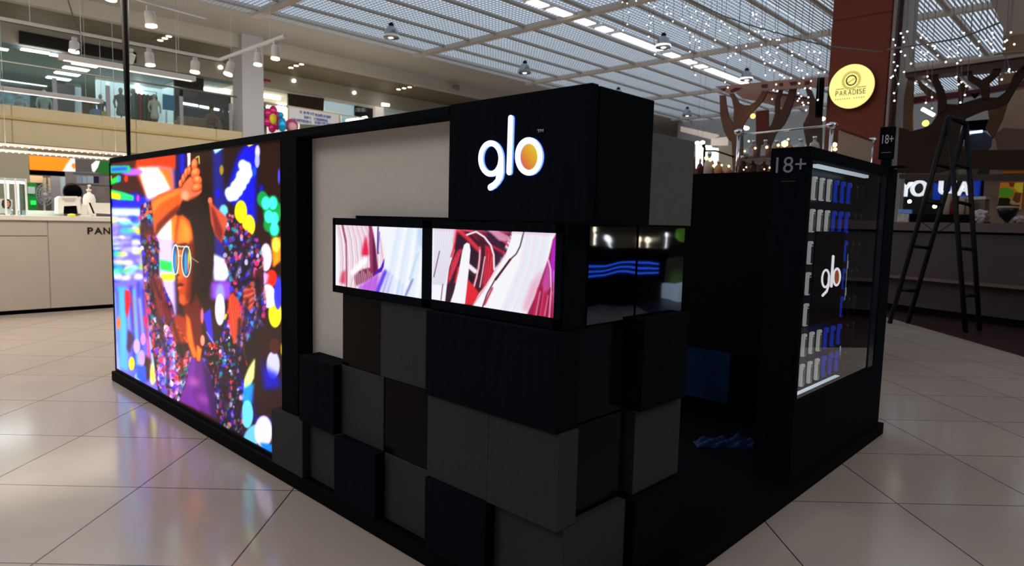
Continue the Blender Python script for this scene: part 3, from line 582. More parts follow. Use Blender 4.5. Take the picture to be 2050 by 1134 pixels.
for (x,y,rx,ry,c) in [(155,668,21,48,(245,225,50)),(190,545,24,52,(205,170,250)),(225,630,24,60,(195,160,245)),(235,495,18,42,(235,140,190)),(200,760,22,30,(180,220,255)),(62,380,14,45,(250,120,50))]: cv.ell(220+x/3.544,540+y/3.544,rx/3.544,ry/3.544,c,.7,.95)
cv.poly(Q3([(280,440),(320,520),(345,650),(350,750),(300,820),(285,780),(300,650)]),(205,255,235),2); cv.poly(Q3([(290,660),(330,760),(300,825),(285,740)]),(240,240,90),2); cv.poly(Q3([(190,680),(255,690),(255,810),(190,770)]),(40,90,245),2)
# right background: dark street with coloured bokeh
cv.poly([(395,276),(576,276),(576,960),(430,960)],(40,16,16),2)
cv.poly([(352,276),(372,276),(376,330),(352,400)],(18,10,90),2); cv.poly(Q1([(610,100),(640,95),(640,270),(615,280)]),(15,25,200),1.5); cv.poly(Q1([(668,95),(695,92),(695,200),(670,225)]),(255,215,210),.7)
cv.poly([(425,290),(445,300),(455,560),(430,560)],(30,50,190),4,.6)
cv.poly(Q2([(240,440),(340,120),(400,30),(470,20),(465,620),(400,560),(300,440)]),(12,20,225),6); cv.poly(Q2([(160,55),(260,45),(180,100)]),(190,230,245),1)
for x,y in [(375,180),(405,195),(385,225),(415,240),(360,255),(395,280),(345,300),(370,325),(320,330),(345,365),(300,370),(320,395),(280,375),(290,400)]: cv.ell(380+x/3.545,280+y/3.545,9,11,(225,240,255),1)
cv.ell(*Q2([(480,85)])[0],5,13,(205,200,250),.7); cv.ell(*Q2([(478,150)])[0],5,14,(175,180,250),.7,.95); cv.ell(*Q2([(458,225)])[0],4,10,(20,80,240),.7); cv.ell(*Q2([(225,215)])[0],4.2,10,(150,130,30),.6); cv.ell(*Q2([(508,350)])[0],4,9,(10,15,170),1); cv.ell(*Q2([(200,380)])[0],5,10,(15,15,190),1)
cv.poly(Q2([(395,25),(480,10),(440,40),(420,50)]),(240,220,30),.8); cv.ell(*Q2([(632,260)])[0],2,16,(90,90,230),.8)
for x,y in [(540,450),(590,450),(515,420),(560,530),(610,540),(560,600),(600,640),(620,500)]: cv.ell(380+x/3.545,280+y/3.545,11,16,(15,150,75),1.2,.9)
for x,y in [(540,450),(560,545),(600,635),(600,560),(590,450)]: cv.ell(380+x/3.545,280+y/3.545,8.5,13,(90,240,225),.8,.9)
cv.ell(*Q2([(240,510)])[0],9,14,(120,200,240),1.5); cv.ell(*Q2([(362,512)])[0],12.5,23,(245,222,25),.5); cv.ell(*Q2([(418,610)])[0],13,22,(248,225,50),.5,.95)
cv.ell(*Q2([(540,835)])[0],12,28,(212,205,245),.5); cv.poly(Q2([(580,700),(645,690),(645,860),(590,910)]),(250,150,40),2); cv.ell(*Q2([(612,745)])[0],8,14,(250,230,90),1.5)
cv.ell(*Q2([(580,985)])[0],11,17,(240,50,35),1); cv.poly(Q2([(520,930),(560,960),(545,1020),(515,1040)]),(230,170,240),2); cv.ell(*Q2([(550,1090)])[0],14,18,(215,235,250),1.5); cv.ell(*Q2([(630,1060)])[0],6,26,(60,70,220),2)
cv.poly(Q2([(165,810),(275,860),(285,950),(250,1010),(170,1000)]),(240,240,255),2.5); cv.poly(Q2([(150,1010),(300,1000),(290,1134),(150,1134)]),(140,80,210),4); cv.ell(*Q2([(215,1100)])[0],9,22,(150,150,245),2)
for (x,y,rx,ry,c) in [(538,215,42,88,(232,228,45)),(495,110,50,70,(225,235,250)),(190,190,32,100,(230,225,255)),(230,260,14,45,(245,225,60)),(525,540,42,88,(200,200,248)),(535,420,34,50,(70,30,25)),(555,100,24,90,(60,60,225)),(580,440,6,38,(220,200,40))]: cv.ell(380+x/3.15,560+y/3.15,rx/3.15,ry/3.15,c,.8,.95)
cv.poly(Q4([(450,470),(480,560),(560,600),(580,680),(470,700),(455,600)]),(14,20,190),5,.8)
cv.poly(Q4([(385,490),(412,500),(405,620),(370,700),(330,690),(345,610)]),(215,240,150),1.5); cv.poly(Q4([(330,690),(405,650),(395,790),(330,780)]),(20,140,215),3)
cv.poly(Q4([(395,700),(420,860),(520,880),(515,960),(400,900)]),(12,16,110),4); cv.ell(*Q4([(362,850)])[0],12,28,(120,215,230),.8,.9); cv.ell(*Q4([(395,990)])[0],16,26,(120,200,245),1,.9,.5); cv.ell(*Q4([(465,960)])[0],18,32,(225,215,250),1,.95); cv.poly(Q4([(440,1030),(520,1040),(520,1100),(460,1070)]),(20,120,230),2)
# the woman ---------------------------------------------------------
sq=[(225,60,110),(70,60,225),(235,130,160),(40,160,190),(240,225,235),(190,25,60),(110,50,200),(250,120,70),(25,25,150)]
hot=[(225,35,50),(250,110,120),(150,15,40),(250,210,220),(60,40,200),(40,170,120),(235,70,40)]
blu=[(60,60,225),(25,25,150),(120,110,240),(210,210,250),(225,60,120),(40,170,190),(250,150,150),(16,16,90)]
# right sleeve and jacket body
cv.sequins([(455,426),(470,450),(490,462),(515,478),(527,520),(526,560),(533,600),(531,640),(508,690),(490,735),(484,800),(484,872),(466,858),(440,838),(420,830),(400,790),(400,735),(418,690),(448,650),(462,610),(463,560),(452,525),(446,470)],blu,1500,r=(2.2,5),rng=R2)
cv.poly(Q2([(380,760),(440,720),(380,870),(300,960),(350,880)]),(16,6,36),2,.8); cv.poly(Q2([(460,930),(520,900),(520,1080),(470,1134),(460,1020)]),(60,15,30),1.5,.9)
cv.sequins(Q2([(255,530),(300,530),(400,650),(480,700),(490,740),(440,700),(390,690),(300,600)]),[(245,60,90),(240,150,160),(180,25,60),(120,60,200)],160,rng=R2)
cv.poly(Q4([(245,110),(270,80),(310,140),(335,280),(300,350),(280,410),(255,330),(240,190)]),(205,70,45),1.3)
for k in range(9): cv.line(Q4([(255+k*8,120+k*12),(275+k*6,260),(285+k*4,380-k*8)]),1.2,[(245,130,90),(90,18,20)][k%2],.5,.8)
cv.poly(Q4([(340,60),(405,0),(400,180),(370,200),(335,140)]),(170,70,55),1.3)
for k in range(7): cv.line(Q4([(335,70+k*18),(370,60+k*20),(405,50+k*16)]),1.2,[(235,150,130),(70,14,20)][k%2],.4,.8)
cv.poly(Q4([(330,420),(420,330),(470,230),(450,310),(420,480),(370,560),(335,640),(310,560)]),(26,8,12),2,.95); cv.line(Q4([(345,280),(340,440),(360,540)]),2,(200,80,60),.6,.9)
cv.poly(Q4([(190,620),(250,560),(250,800),(215,840)]),(36,6,16),2.5,.75); cv.sequins(Q4([(90,540),(165,520),(180,600),(150,720),(190,880),(290,960),(250,960),(190,900),(150,780),(110,650)]),hot,260,rng=R2)
cv.sequins(Q4([(195,350),(240,300),(290,500),(300,680),(330,980),(290,960),(270,780),(235,560)]),[(215,235,255),(60,70,230),(70,190,220),(235,60,80),(40,180,110)],260,rng=R2)
cv.sequins(Q4([(100,420),(190,380),(200,470),(180,540),(110,520)]),hot,90,rng=R2)
cv.poly(Q4([(90,480),(180,470),(200,520),(110,510)]),(20,6,14),2,.9)
cv.poly(Q4([(85,220),(130,180),(150,400),(120,380)]),(60,50,215),1.5); cv.line(Q4([(105,330),(150,400)]),1.5,(210,200,245),.4)
# left sleeve and jacket front
cv.sequins([(281,412),(303,402),(308,430),(304,462),(318,486),(318,560),(345,610),(352,648),(330,720),(345,800),(318,790),(310,740),(300,660),(288,560),(282,480)],sq,1000,r=(2,4.4),rng=R2)
cv.poly(Q1([(280,690),(440,700),(420,780),(290,770)]),(60,14,20),2.5,.85); cv.poly(Q3([(290,60),(370,60),(400,230),(380,330),(340,330),(310,180)]),(120,40,45),2,.85)
for k in range(8): cv.line(Q3([(300+k*8,60+k*8),(330+k*6,240),(345+k*4,400)]),1.3,[(205,90,80),(50,10,20)][k%2],.5,.8)
cv.sequins(Q3([(395,420),(440,440),(470,560),(560,560),(575,640),(560,720),(500,900),(480,930),(350,860),(345,640),(380,560)]),[(205,120,210),(235,170,225),(60,60,220),(240,235,245),(120,60,190),(230,60,90),(50,160,190)],900,r=(2,4.2),rng=R2)
cv.sequins(Q3([(460,560),(570,600),(540,760),(480,790),(470,680)]),hot,260,rng=R2)
cv.poly(Q3([(430,400),(470,320),(540,340),(555,520),(520,560),(460,520)]),(150,45,20),2); cv.poly(Q3([(470,520),(560,520),(530,640),(480,600)]),(26,8,14),2.5,.85)
for k in range(7): cv.line(Q3([(440+k*14,360+k*20),(500+k*8,430+k*14)]),2,[(235,110,50),(60,12,10)][k%2],.7,.9)
cv.poly(Q3([(385,200),(430,290),(440,360),(400,400),(380,300)]),(90,14,20),1.5,.9)
for q,w_ in [([(470,470),(500,520),(505,560)],7),([(455,520),(470,560),(500,575)],6),([(515,560),(520,620),(505,680)],8),([(480,640),(478,700),(468,760)],7),([(430,720),(440,780),(452,840)],5),([(495,600),(488,660),(492,720)],6),([(470,770),(476,830),(478,868)],6)]: cv.line(q,w_,(14,6,24),2.2,.75)
for q,w_ in [([(292,480),(300,540),(322,600)],5),([(300,560),(312,620),(330,700)],6),([(322,640),(334,720),(338,790)],5),([(345,640),(362,700),(366,760)],5)]: cv.line(q,w_,(30,8,18),2,.7)
# shirt and neck
cv.poly(Q3([(575,630),(600,610),(640,630),(640,1010),(590,980),(490,935),(540,800)]),(110,45,140),1.2); cv.poly([(393,713),(405,716),(420,745),(430,800),(434,840),(400,822),(385,790)],(96,36,120),1.5)
cv.ell(388,765,12,9,(175,95,170),5,.8,.5); cv.ell(408,800,15,8,(150,75,160),5,.8,.4); cv.poly([(404,722),(428,760),(436,845),(424,838)],(40,16,60),3,.7)
cv.poly([(366,612),(372,600),(398,585),(405,640),(404,700),(396,728),(388,712),(380,690)],(92,24,10),1.5); cv.poly([(372,628),(380,640),(388,690),(396,716),(386,716),(374,680)],(250,120,35),1.8); cv.poly([(394,690),(404,700),(400,724),(394,722)],(250,130,40),1.5)
# hair
cv.poly([(350,398),(372,385),(400,388),(424,398),(428,455),(427,530),(419,575),(411,596),(402,610),(394,590),(384,500),(366,440),(354,430)],(26,8,10),1.2)
cv.poly([(386,330),(400,345),(418,380),(424,430),(404,430),(390,400)],(24,8,12),2)
# right forearm
cv.poly(Q2([(130,415),(155,420),(165,460),(250,540),(270,560),(240,700),(225,735),(180,680),(150,590)]),(190,84,60),1.2); cv.poly(Q2([(150,470),(175,500),(235,650),(225,730),(180,670)]),(95,26,30),2,.8); cv.ell(*Q2([(143,430)])[0],4,6,(245,120,90),.7)
# left forearm and hand
cv.poly(Q1([(375,500),(430,450),(540,410),(620,380),(640,470),(600,560),(520,640),(440,720),(400,770),(390,640)]),(205,92,34),1.2); cv.poly(Q1([(420,690),(520,590),(610,520),(600,580),(500,680),(430,760),(405,775)]),(96,26,14),3,.9); cv.poly(Q1([(380,510),(440,465),(600,400),(610,430),(450,520),(390,600)]),(250,140,66),3,.8)
cv.poly([(360,378),(368,366),(380,354),(394,352),(404,366),(404,384),(394,398),(376,404),(364,396)],(214,112,76),1.2)
for cx,cy,rx,ry,an in [(361.5,367,3.6,8,.15),(367.5,356,4.2,9.5,.2),(372.5,346,3.8,10,.15),(378.5,341,3.2,9,.1),(389,329,6,11.5,.12),(391,346,8.5,10.5,.5),(395,360,9,8.5,.6),(393,375,10.5,7,-.35)]:
    cv.ell(cx+.8,cy+1.4,rx+.8,ry+.9,(110,40,26),1,.8,an); cv.ell(cx,cy,rx,ry,(218,106,62),.5,1,an); cv.ell(cx-.8,cy-ry*.25,rx*.55,ry*.55,(250,158,108),1.3,.85,an)
cv.ell(370,392,8,10,(250,170,140),3,.8); cv.poly([(376,402),(400,390),(412,400),(400,418),(380,414)],(40,10,10),3,.9); cv.line([(392,316),(398,313),(399,328)],2,(225,235,120),.5)
# face
cv.poly([(355,432),(366,430),(380,442),(388,466),(391,500),(391,560),(386,590),(378,606),(367,613),(360,606),(358,590),(356,578),(357,572),(354,566),(356,560),(355,550),(351,546),(350,538),(354,520),(352,505),(350,480),(351,455)],(176,72,26),1)
cv.poly([(352,500),(356,470),(362,440),(370,438),(366,470),(360,520),(362,560),(356,560)],(250,150,80),2.5,.7); cv.poly([(362,434),(376,444),(386,478),(383,500),(366,496),(356,470)],(240,130,52),3,.9); cv.poly([(378,470),(392,490),(392,570),(380,606),(372,600),(376,560)],(96,26,14),3.5,.85); cv.ell(365,548,6,9,(235,120,60),3,.75); cv.ell(364,600,6,9,(225,110,80),3,.7); cv.line([(352,512),(350,536),(354,546)],3,(250,150,90),1.2,.9)
cv.poly([(348,490),(372,486),(384,494),(370,500),(350,500)],(60,16,12),1.5,.8); cv.ell(361,571,6.5,3.2,(110,20,18),.7); cv.ell(361,577,5.8,3.2,(200,70,50),.7); cv.ell(357,551,3,2,(70,15,12),1)
cv.poly([(384,440),(396,470),(398,560),(390,600),(380,612),(384,560),(388,500)],(30,9,10),2,.85); cv.poly([(368,446),(378,456),(384,480),(376,486),(366,476)],(255,150,66),3,.8); cv.line([(357,571),(362,568),(367,571)],1.4,(60,10,12),.5); cv.ell(360,577,3.4,1.6,(240,120,100),.8,.9)
# sunglasses
for cx,cy,rx,ry in ((351.5,520,6.2,30),(373,524,9.2,31)):
    cv.ell(cx,cy,rx,ry,(36,66,110),.5,.8); cv.ell(cx-1,cy+4,rx*.35,ry*.75,(40,150,220),.8,.9); cv.ell(cx+rx*.45,cy+2,rx*.2,ry*.7,(235,130,40),.6,.9)
    cv.line([(cx+rx*math.cos(t),cy+ry*math.sin(t)) for t in [2*math.pi*k/28 for k in range(29)]],1.7,(210,235,225),.25)
cv.line([(349,492),(362,494),(378,495)],2,(230,225,200),.3); cv.line([(357,512),(365,513)],1.6,(230,220,200),.3); cv.line([(383,516),(397,526)],1.3,(190,160,150),.3); cv.ell(379,515,2,14,(190,225,60),.7,.7)
# earring
cv.line([(404,608),(405,640),(404,664)],2,(60,30,40),.5); cv.ell(404.5,633,3.2,16,(200,110,140),.7); cv.ell(405.5,682,4.4,11,(235,150,130),.6)
cv.grade(1.14,1.12)
screen('display',q0.x,q1.x,V1,zl0,zl1,330,300,cv,screen_mat('led_display',1.4),ls)
# ================= ceiling fittings =================
shade=mat('lamp_shade_grey',(.30,.30,.31),rough=.25,metal=.7); bulbw=mat('lamp_bulb',(1,1,1),em=3,ecol=(.8,.9,1))
def bell(u,v,label):
    t=thing('pendant_lamp',(u,v,7.1),label,'lamp','bell lamps under the grid ceiling')
    MB().lathe((u,v,7.1),[(.26,0),(.27,.02),(.24,.12),(.19,.28),(.11,.38)],24).build('shade',shade,t)
    MB().lathe((u,v,7.45),[(.09,0),(.09,.1),(.05,.15)],14).build('socket',blackm,t); MB().ball((u+.03,v-.03,7.12),.10,2,(1,1,.5)).build('bulb',bulbw,t)
for u,v,l in [(-18.8,13.6,'grey bell lamp nearest the white ceiling border'),(-18.8,20.2,'grey bell lamp above the left end of the logo box'),(-18.8,26.8,'grey bell lamp just over the right corner of the logo box'),(-18.8,33.4,'grey bell lamp farthest away, right of the logo box'),(-12.4,20.2,'grey bell lamp beside the bright strip light, nearer one'),(-12.4,26.7,'grey bell lamp beside the far end of the bright strip light'),(-5.6,14.2,'grey bell lamp among fairy lights right of the red pillar')]: bell(u,v,l)
strip=mat('strip_light',(1,1,1),em=3.6,ecol=(1,.97,.92))
cl=[(130,0,300,32),(262,42,420,88),(425,98,565,138),(568,148,672,178),(650,190,975,288),(980,302,1055,330),(1062,342,1155,368),(1145,375,1228,390),(1198,398,1445,486)]
for i,(a,b_,c,d) in enumerate(cl):
    p=P(1000+a/2.93,b_/2.93,'z',7.58); q=P(1000+c/2.93,d/2.93,'z',7.58); t=thing('strip_light',(-13.6,(p.y+q.y)/2,7.5),f'bright ceiling strip light, number {["one","two","three","four","five","six","seven","eight","nine"][i]} counting away from the viewer','light','strip lights in one row on the grid ceiling')
    MB().box(-13.82,-13.38,p.y,q.y,7.54,7.6).build('housing',whitem,t); MB().box(-13.78,-13.42,p.y+.14,q.y-.14,7.52,7.54).build('diffuser',strip,t)
# spot quads in the corridor ceiling
wd=['nearest the balcony glass','in the middle','farthest right, over the banner']
for i,L4 in enumerate([[(321,80),(330,76),(338,72),(347,67)],[(582.5,135),(593,131),(603.5,128),(614.5,124.7)],[(798,178.5),(809,176),(820,174),(832,171)]]):
    pp=[P(x,y,'z',7.715) for x,y in L4]; t=thing('downlight',(pp[1].x,pp[1].y,7.72),f'row of four warm round downlights, {wd[i]}','light','rows of four downlights in the gallery ceiling')
    MB().box(min(p.x for p in pp)-.3,max(p.x for p in pp)+.3,pp[0].y-.22,pp[0].y+.22,7.70,7.73).build('frame',corr,t)
    for p in pp: MB().lathe((p.x,p.y,7.69),[(.095,0),(.095,.03)],16).build('lens',lampw,t)
for x,y,l in [(441,134,'left of the white column'),(709,185,'above the banner'),(588,161,'just right of the white column')]:
    p=P(x,y,'u',-29.97); t=thing('downlight',p,f'single small downlight under the white bulkhead {l}','light'); MB().lathe(p,[(.10,0),(.10,.06)],14,ax=(.6,0,-.8)).build('lens',mat('small_downlight',(1,1,1),em=2,ecol=(1,.97,.85)),t)
tag(MB().box(-24.13,-23.95,P(912,154,'u',-24.1).y-.14,P(912,154,'u',-24.1).y+.14,7.16,7.42,bev=.03).build('speaker',shade),'small dark grey wall speaker on the white ceiling border','speaker')
# ================= track lights over the jewellery stand =================
ZT=3.4
def tr(a,b,label):
    p=P(*a,'z',ZT); q=P(*b,'z',ZT); d=(q-p).normalized(); n=Vector((-d.y,d.x,0))*.02
    t=thing('track',p.lerp(q,.5),label,'track'); MB().prism([p+n,q+n,q-n,p-n],(0,0,.035)).build('rail',whitem,t)
    for k in (.2,.8): c=p.lerp(q,k); MB().tube([(c.x,c.y,ZT+.03),(c.x,c.y,7.6)],.004,6).build('wire',steel,t)
tr((-60,28),(440,122),'long white lighting track running toward the white column'); tr((440,122),(570,75),'short white lighting track branching off to the right'); tr((200,-20),(412,38),'white lighting track higher up, right of the black mast')
wm=mat('spot_white',(.75,.73,.71),rough=.4)
def head(top,bot,w,label,tilt=0):
    p=P(*top,'z',ZT-.02); dist=(p-CAM).dot(AX_F); r=w/2*dist/FPX; q=P(*bot,'u',p.x); L=max((p.z-q.z),.1); sx=(q.y-p.y)
    t=thing('track_spot',(p.x,p.y,q.z),label,'spotlight','white cylinder spots on the lighting tracks')
    ax=Vector((0,sx,-(L-.05))).normalized(); s0=Vector((p.x,p.y,p.z-.05)); Lc=(L-.05)/max(-ax.z,.3)
    MB().box(p.x-.015,p.x+.015,p.y-.03,p.y+.03,p.z-.06,p.z+.01).build('bracket',wm,t)
    MB().lathe(s0,[(r*.9,0),(r,.02),(r,Lc-.015)],20,ax=ax).build('cylinder',wm,t); MB().lathe(s0+ax*(Lc-.02),[(r*1.02,0),(r*1.03,.02),(r*.8,.025)],20,ax=ax).build('lens',lampw,t)
for a,b_,w_,l in [((149,76),(148,105),18,'white cylinder spot on the track left of the black mast'),((298,98),(301,132),17,'first white cylinder spot right of the black mast'),((391,116),(390,146),17,'white cylinder spot near the end of the long track'),((463,119),(456,150),16,'white cylinder spot in front of the left face of the white column'),((517,99),(516,131),15,'white cylinder spot in front of the right edge of the white column'),((552,84),(551,119),16,'last white cylinder spot at the tip of the short track'),((299,14),(303,54),21,'large white cylinder spot on the higher track'),((222,-34),(222,1),20,'white spot cut off by the top edge, left of the black mast')]: head(a,b_,w_,l)
p=P(258,98,'z',ZT); t=thing('security_camera',(p.x,p.y,ZT-.2),'small white swivelled spot behind the black mast','camera')
MB().lathe((p.x,p.y,ZT-.05),[(.05,0),(.06,.05)],14).build('base',wm,t); MB().lathe((p.x,p.y,ZT-.2),[(.035,0),(.05,.02),(.05,.14)],14,ax=(.5,.1,.8)).build('barrel',wm,t)
# white pendant beams
def beam(a,b,z,w,h,label,leds=()):
    p=P(*a,'z',z); q=P(*b,'z',z); t=thing('pendant_beam',(p.x,(p.y+q.y)/2,z),label,'light'); MB().box(p.x-w/2,p.x+w/2,p.y,q.y,z,z+h,bev=.008).build('housing',wm,t); MB().box(p.x-w*.3,p.x+w*.3,p.y+.05,q.y-.05,z-.006,z).build('diffuser',mat('beam_diffuser',(1,1,1),em=1.1,ecol=(1,.93,.85)),t)
    for k in (.15,.85): MB().tube([(p.x,p.y+(q.y-p.y)*k,z+h),(p.x,p.y+(q.y-p.y)*k,7.6)],.004,6).build('wire',steel,t)
beam((118,119),(386,165),3.0,.10,.07,'white pendant light beam crossing behind the black mast'); beam((-40,176),(216,204),2.75,.10,.06,'white pendant light beam low over the balcony glass')
def ledbar(a,b,label):
    p=P(*a,'z',1.8); q=P(*b,'z',1.8); t=thing('led_bar',(p.x,(p.y+q.y)/2,1.8),label,'light','led bars over the jewellery stand'); MB().box(p.x-.02,p.x+.02,p.y,q.y,1.8,1.83).build('housing',whitem,t)
    n=int((q.y-p.y)/.065)
    for k in range(n):
        MB().ball((p.x+.012,p.y+.03+k*.065,1.803),.009,1).build('led',lampc,t)
    for k in (.1,.9): MB().tube([(p.x,p.y+(q.y-p.y)*k,1.83),(p.x,p.y+(q.y-p.y)*k,3.4)],.003,6).build('wire',steel,t)
ledbar((-20,290),(257,312),'long slim bar of bright led dots above the jewellery stand, upper one'); ledbar((-20,302),(213,323),'shorter slim bar of bright led dots, just below the long one')
# black mast and thin cable
p=P(258,312,'v',1.95); tag(MB().tube([(p.x,1.95,.0),(p.x,1.95,1.45),(p.x,1.95,2.1),(p.x,1.95,3.3)],[.03,.0145,.021,.036],12).build('mast',blackm),'tall thin black mast rising behind the left end of the stand','pole')
cps=[(133,-10),(147,35),(160,62),(166,85),(160,98),(150,103)]
tag(MB().tube([P(x,y,'u',-10.3) for x,y in cps],.008,8).build('cable',mat('cable_grey',(.12,.11,.1))),'thin dark cable drooping beside the white track spot','cable')
# ================= jewellery stand =================
pl=mat('counter_laminate',(.50,.45,.41),rough=.45,noise=.03,nscale=2); U0=-8.45
t=thing('jewellery_counter',(-8.8,1.8,0),'long cream counter with dark lettering and white lit top','counter')
MB().box(-9.15,-8.47,-1.5,4.2,.0,.045).build('plinth',dull,t)
mb=MB(); vj=P(95,440,'u',U0).y
mb.box(-9.15,U0,-1.5,vj-.006,.045,.815).box(-9.15,U0,-1.5,vj-.006,.825,.985).box(-9.15,U0,vj+.004,4.2,.045,.985).box(-9.15,U0-.01,-1.5,4.2,.045,.985); mb.build('body',pl,t)
MB().box(-9.17,U0+.015,-1.5,4.2,.985,1.03).build('worktop',mat('counter_top',(.82,.79,.74),rough=.35),t)
a=P(175,469,'u',U0); b_=P(220,455,'u',U0); dkl=mat('dark_lettering',(.015,.013,.012),rough=.4)
# letters face +u: right = +v
yy=a.y; k_=(b_.y-a.y)/1.0
for ch,wd_ in (('P',.25),('A',.35),('N',.30),('D',.30),('O',.36),('R',.28),('A',.35)): text_mb(ch,(U0+.0005,yy,a.z),(0,1,0),(0,0,1),wd_*k_,.074,.004,bold=.022).build('letter',dkl,t); yy+=(wd_+.05)*k_
def bx(name,px,u,depth,m,label,cat,bev=.0,parent=None):
    """a box standing at depth u whose front face covers the pixel rectangle px"""
    x0,y0,x1,y1=px; v0=P(x0,(y0+y1)/2,'u',u).y; v1=P(x1,(y0+y1)/2,'u',u).y; z1=P((x0+x1)/2,y0,'u',u).z; z0=P((x0+x1)/2,y1,'u',u).z
    o=B(u-depth,u,v0,v1,z0,z1,bev=bev).build(name,m,parent)
    return o if parent is not None else tag(o,label,cat)
tag(B(-9.12,-8.9,1.6,1.95,1.03,1.085,bev=.005).build('glass_tray',mat('pale_tray',(.6,.68,.62),rough=.3)),'low pale tray on the cream counter beside the glass case','tray')
t=thing('glass_case',(-8.8,1.40,1.03),'small bright glass display case at the left end of the cream counter','display case')
ua,ub=-9.0,-8.6; va=P(0,400,'u',ub).y-.25; vb=P(53,400,'u',ub).y; zt=P(27,357,'u',ub).z
m=MB()
for u in (ua,ub):
    for v in (va,vb,(va+vb)/2+.06,vb-.09): m.box(u-.008,u+.008,v-.008,v+.008,1.03,zt)
m.box(ua,ub,va,vb,zt-.03,zt); m.build('frame',whitem,t)
MB().box(ub+.001,ub+.004,va,vb,1.03,zt).box(ua,ub,vb+.001,vb+.004,1.03,zt).build('glass_pane',glass,t); MB().box(ua+.02,ub-.02,va+.02,vb-.02,zt-.045,zt-.032).build('light_panel',lampc,t)
MB().box(ua+.05,ub-.05,va+.05,vb-.05,1.10,1.106).build('shelf',glass,t)
t=thing('portrait_card',(-8.7,P(13,412,'u',-8.65).y,1.03),'display card with a dark-haired smiling face inside the glass case','card')
x=-8.68; MB().poly_px([(0,398),(25,400),(25,429),(0,427)],'u',x,.004).build('card',mat('card_paper',(.75,.62,.58),rough=.5),t)
MB().poly_px([(4,402),(10,398),(18,399),(22,404),(22,412),(18,418),(6,417),(3,410)],'u',x+.004,.002).build('hair',mat('print_hair',(.06,.025,.02)),t); MB().poly_px([(9,403),(17,402),(20,408),(18,415),(12,417),(9,411)],'u',x+.007,.002).build('face',mat('print_skin',(.62,.27,.18)),t)
for k in range(4):
    y=1.32+k*.055; tag(MB().lathe((-8.63,y,1.03),[(.016,0),(.004,.01),(.004,.035),(.012,.045),(.008,.06)],10).build('ring_stand',steel),['leftmost tiny silver ring stand in the glass case','second tiny silver ring stand in the glass case','third tiny silver ring stand in the glass case','rightmost tiny silver ring stand in the glass case'][k],'stand','ring stands in the glass case')
t=thing('card_terminal',(-8.8,P(137,420,'u',-8.7).y,1.03),'white arch-shaped printer with a dark slot on the cream counter','printer')
ud=-8.68
MB().poly_px([(116,428),(116,397),(122,393),(155,393),(160,399),(163,428),(157,428),(154,412),(128,413),(127,428)],'u',ud,.16).build('housing',whitem,t); MB().poly_px([(128,428),(128,411),(155,411),(157,428)],'u',ud-.03,.1).build('slot',dull,t); MB().poly_px([(123,397),(153,397),(148,404),(130,404)],'u',ud+.004,.003).build('keypad',mat('grey_keys',(.5,.48,.46)),t)
q=P(143,422,'u',-8.62); tag(MB().ball((q.x,q.y,1.045),.032,2,(1,1.3,.55)).build('tape_roll',mat('yellow_tape',(.75,.75,.05),rough=.4)),'small yellow roll in front of the white printer','tape')
t=thing('sanitizer_bottle',(-8.85,P(181,400,'u',-8.8).y,1.03),'white pump bottle standing on the cream counter','bottle'); c=wloc(t); h=P(181,370,'u',-8.8).z-1.03
MB().lathe(c,[(.062,0),(.064,.02),(.064,h*.55),(.05,h*.68),(.018,h*.74),(.018,h*.8)],20).build('body',mat('bottle_white',(.8,.78,.74),rough=.35),t); MB().lathe(c+Vector((0,0,h*.8)),[(.026,0),(.026,.02),(.008,.022),(.008,h*.17)],14).box(c.x-.012,c.x+.05,c.y-.009,c.y+.009,c.z+h*.94,c.z+h).build('pump',whitem,t)
t=thing('phone_stand',(-8.7,P(168,415,'u',-8.7).y,1.03),'white handset on a small stand between the printer and the pump bottle','phone'); c=wloc(t)
MB().box(c.x-.06,c.x+.05,c.y-.055,c.y+.055,1.03,1.045,bev=.004).box(c.x-.03,c.x+.0,c.y-.035,c.y+.035,1.045,1.17,bev=.006).build('cradle',whitem,t); MB().tube([(c.x,c.y-.03,1.16),(c.x,c.y-.04,1.21),(c.x+.01,c.y-.035,1.25)],.011,10).build('handset',mat('handset_cream',(.7,.6,.5)),t)
t=thing('sloped_board',(-8.75,2.2,1.03),'sloping white board with a dark edge at the right of the cream counter','board')
MB().poly_px([(180,406),(224,407),(224,429),(189,427)],'u',-8.64,.012).build('board',whitem,t); MB().poly_px([(178,406),(181,406),(190,428),(187,428)],'u',-8.635,.014).build('edge',dull,t)
tag(B(-10.7,-10.1,-1.5,4.2,0,.98).build('back_counter',pl),'cream back counter behind the jewellery counter','counter')
# ================= ground floor behind =================
gw=mat('shop_dark',(.10,.085,.08),rough=.6,noise=.2,nscale=2)
struct(B(-27.4,-27.2,-14,44,0,3.02).build('wall_shops',gw))
v58=P(58,330,'u',-24.25).y; struct(B(-24.6,-24.25,-14,v58,0,3.02).build('wall_beige',mat('khaki_wall',(.42,.38,.28),rough=.6)))
t=thing('shop_sign',(-24.3,P(140,325,'u',-24.3).y,P(140,345,'u',-24.3).z),'orange, white and green shop sign under the gallery','sign')
def sp(name,pts,m,th=.03,u=-24.28): return MB().poly_px(pts,'u',u,th).build(name,m,t)
sp('board',[(58,312),(152,318),(222,322),(222,350),(205,348),(190,345),(152,344),(105,341),(58,339)],mat('sign_grey',(.14,.13,.13)),.05,-24.32)
sp('orange_panel',[(58,311),(142,317),(126,343),(60,340)],mat('sign_orange',(.85,.25,.01),em=.75,ecol=(.95,.24,.01))); sp('white_panel',[(143,317),(150,318),(151,344),(124,343),(132,327)],mat('sign_white_lit',(.8,.8,.8),em=.6,ecol=(.8,.85,.85)))
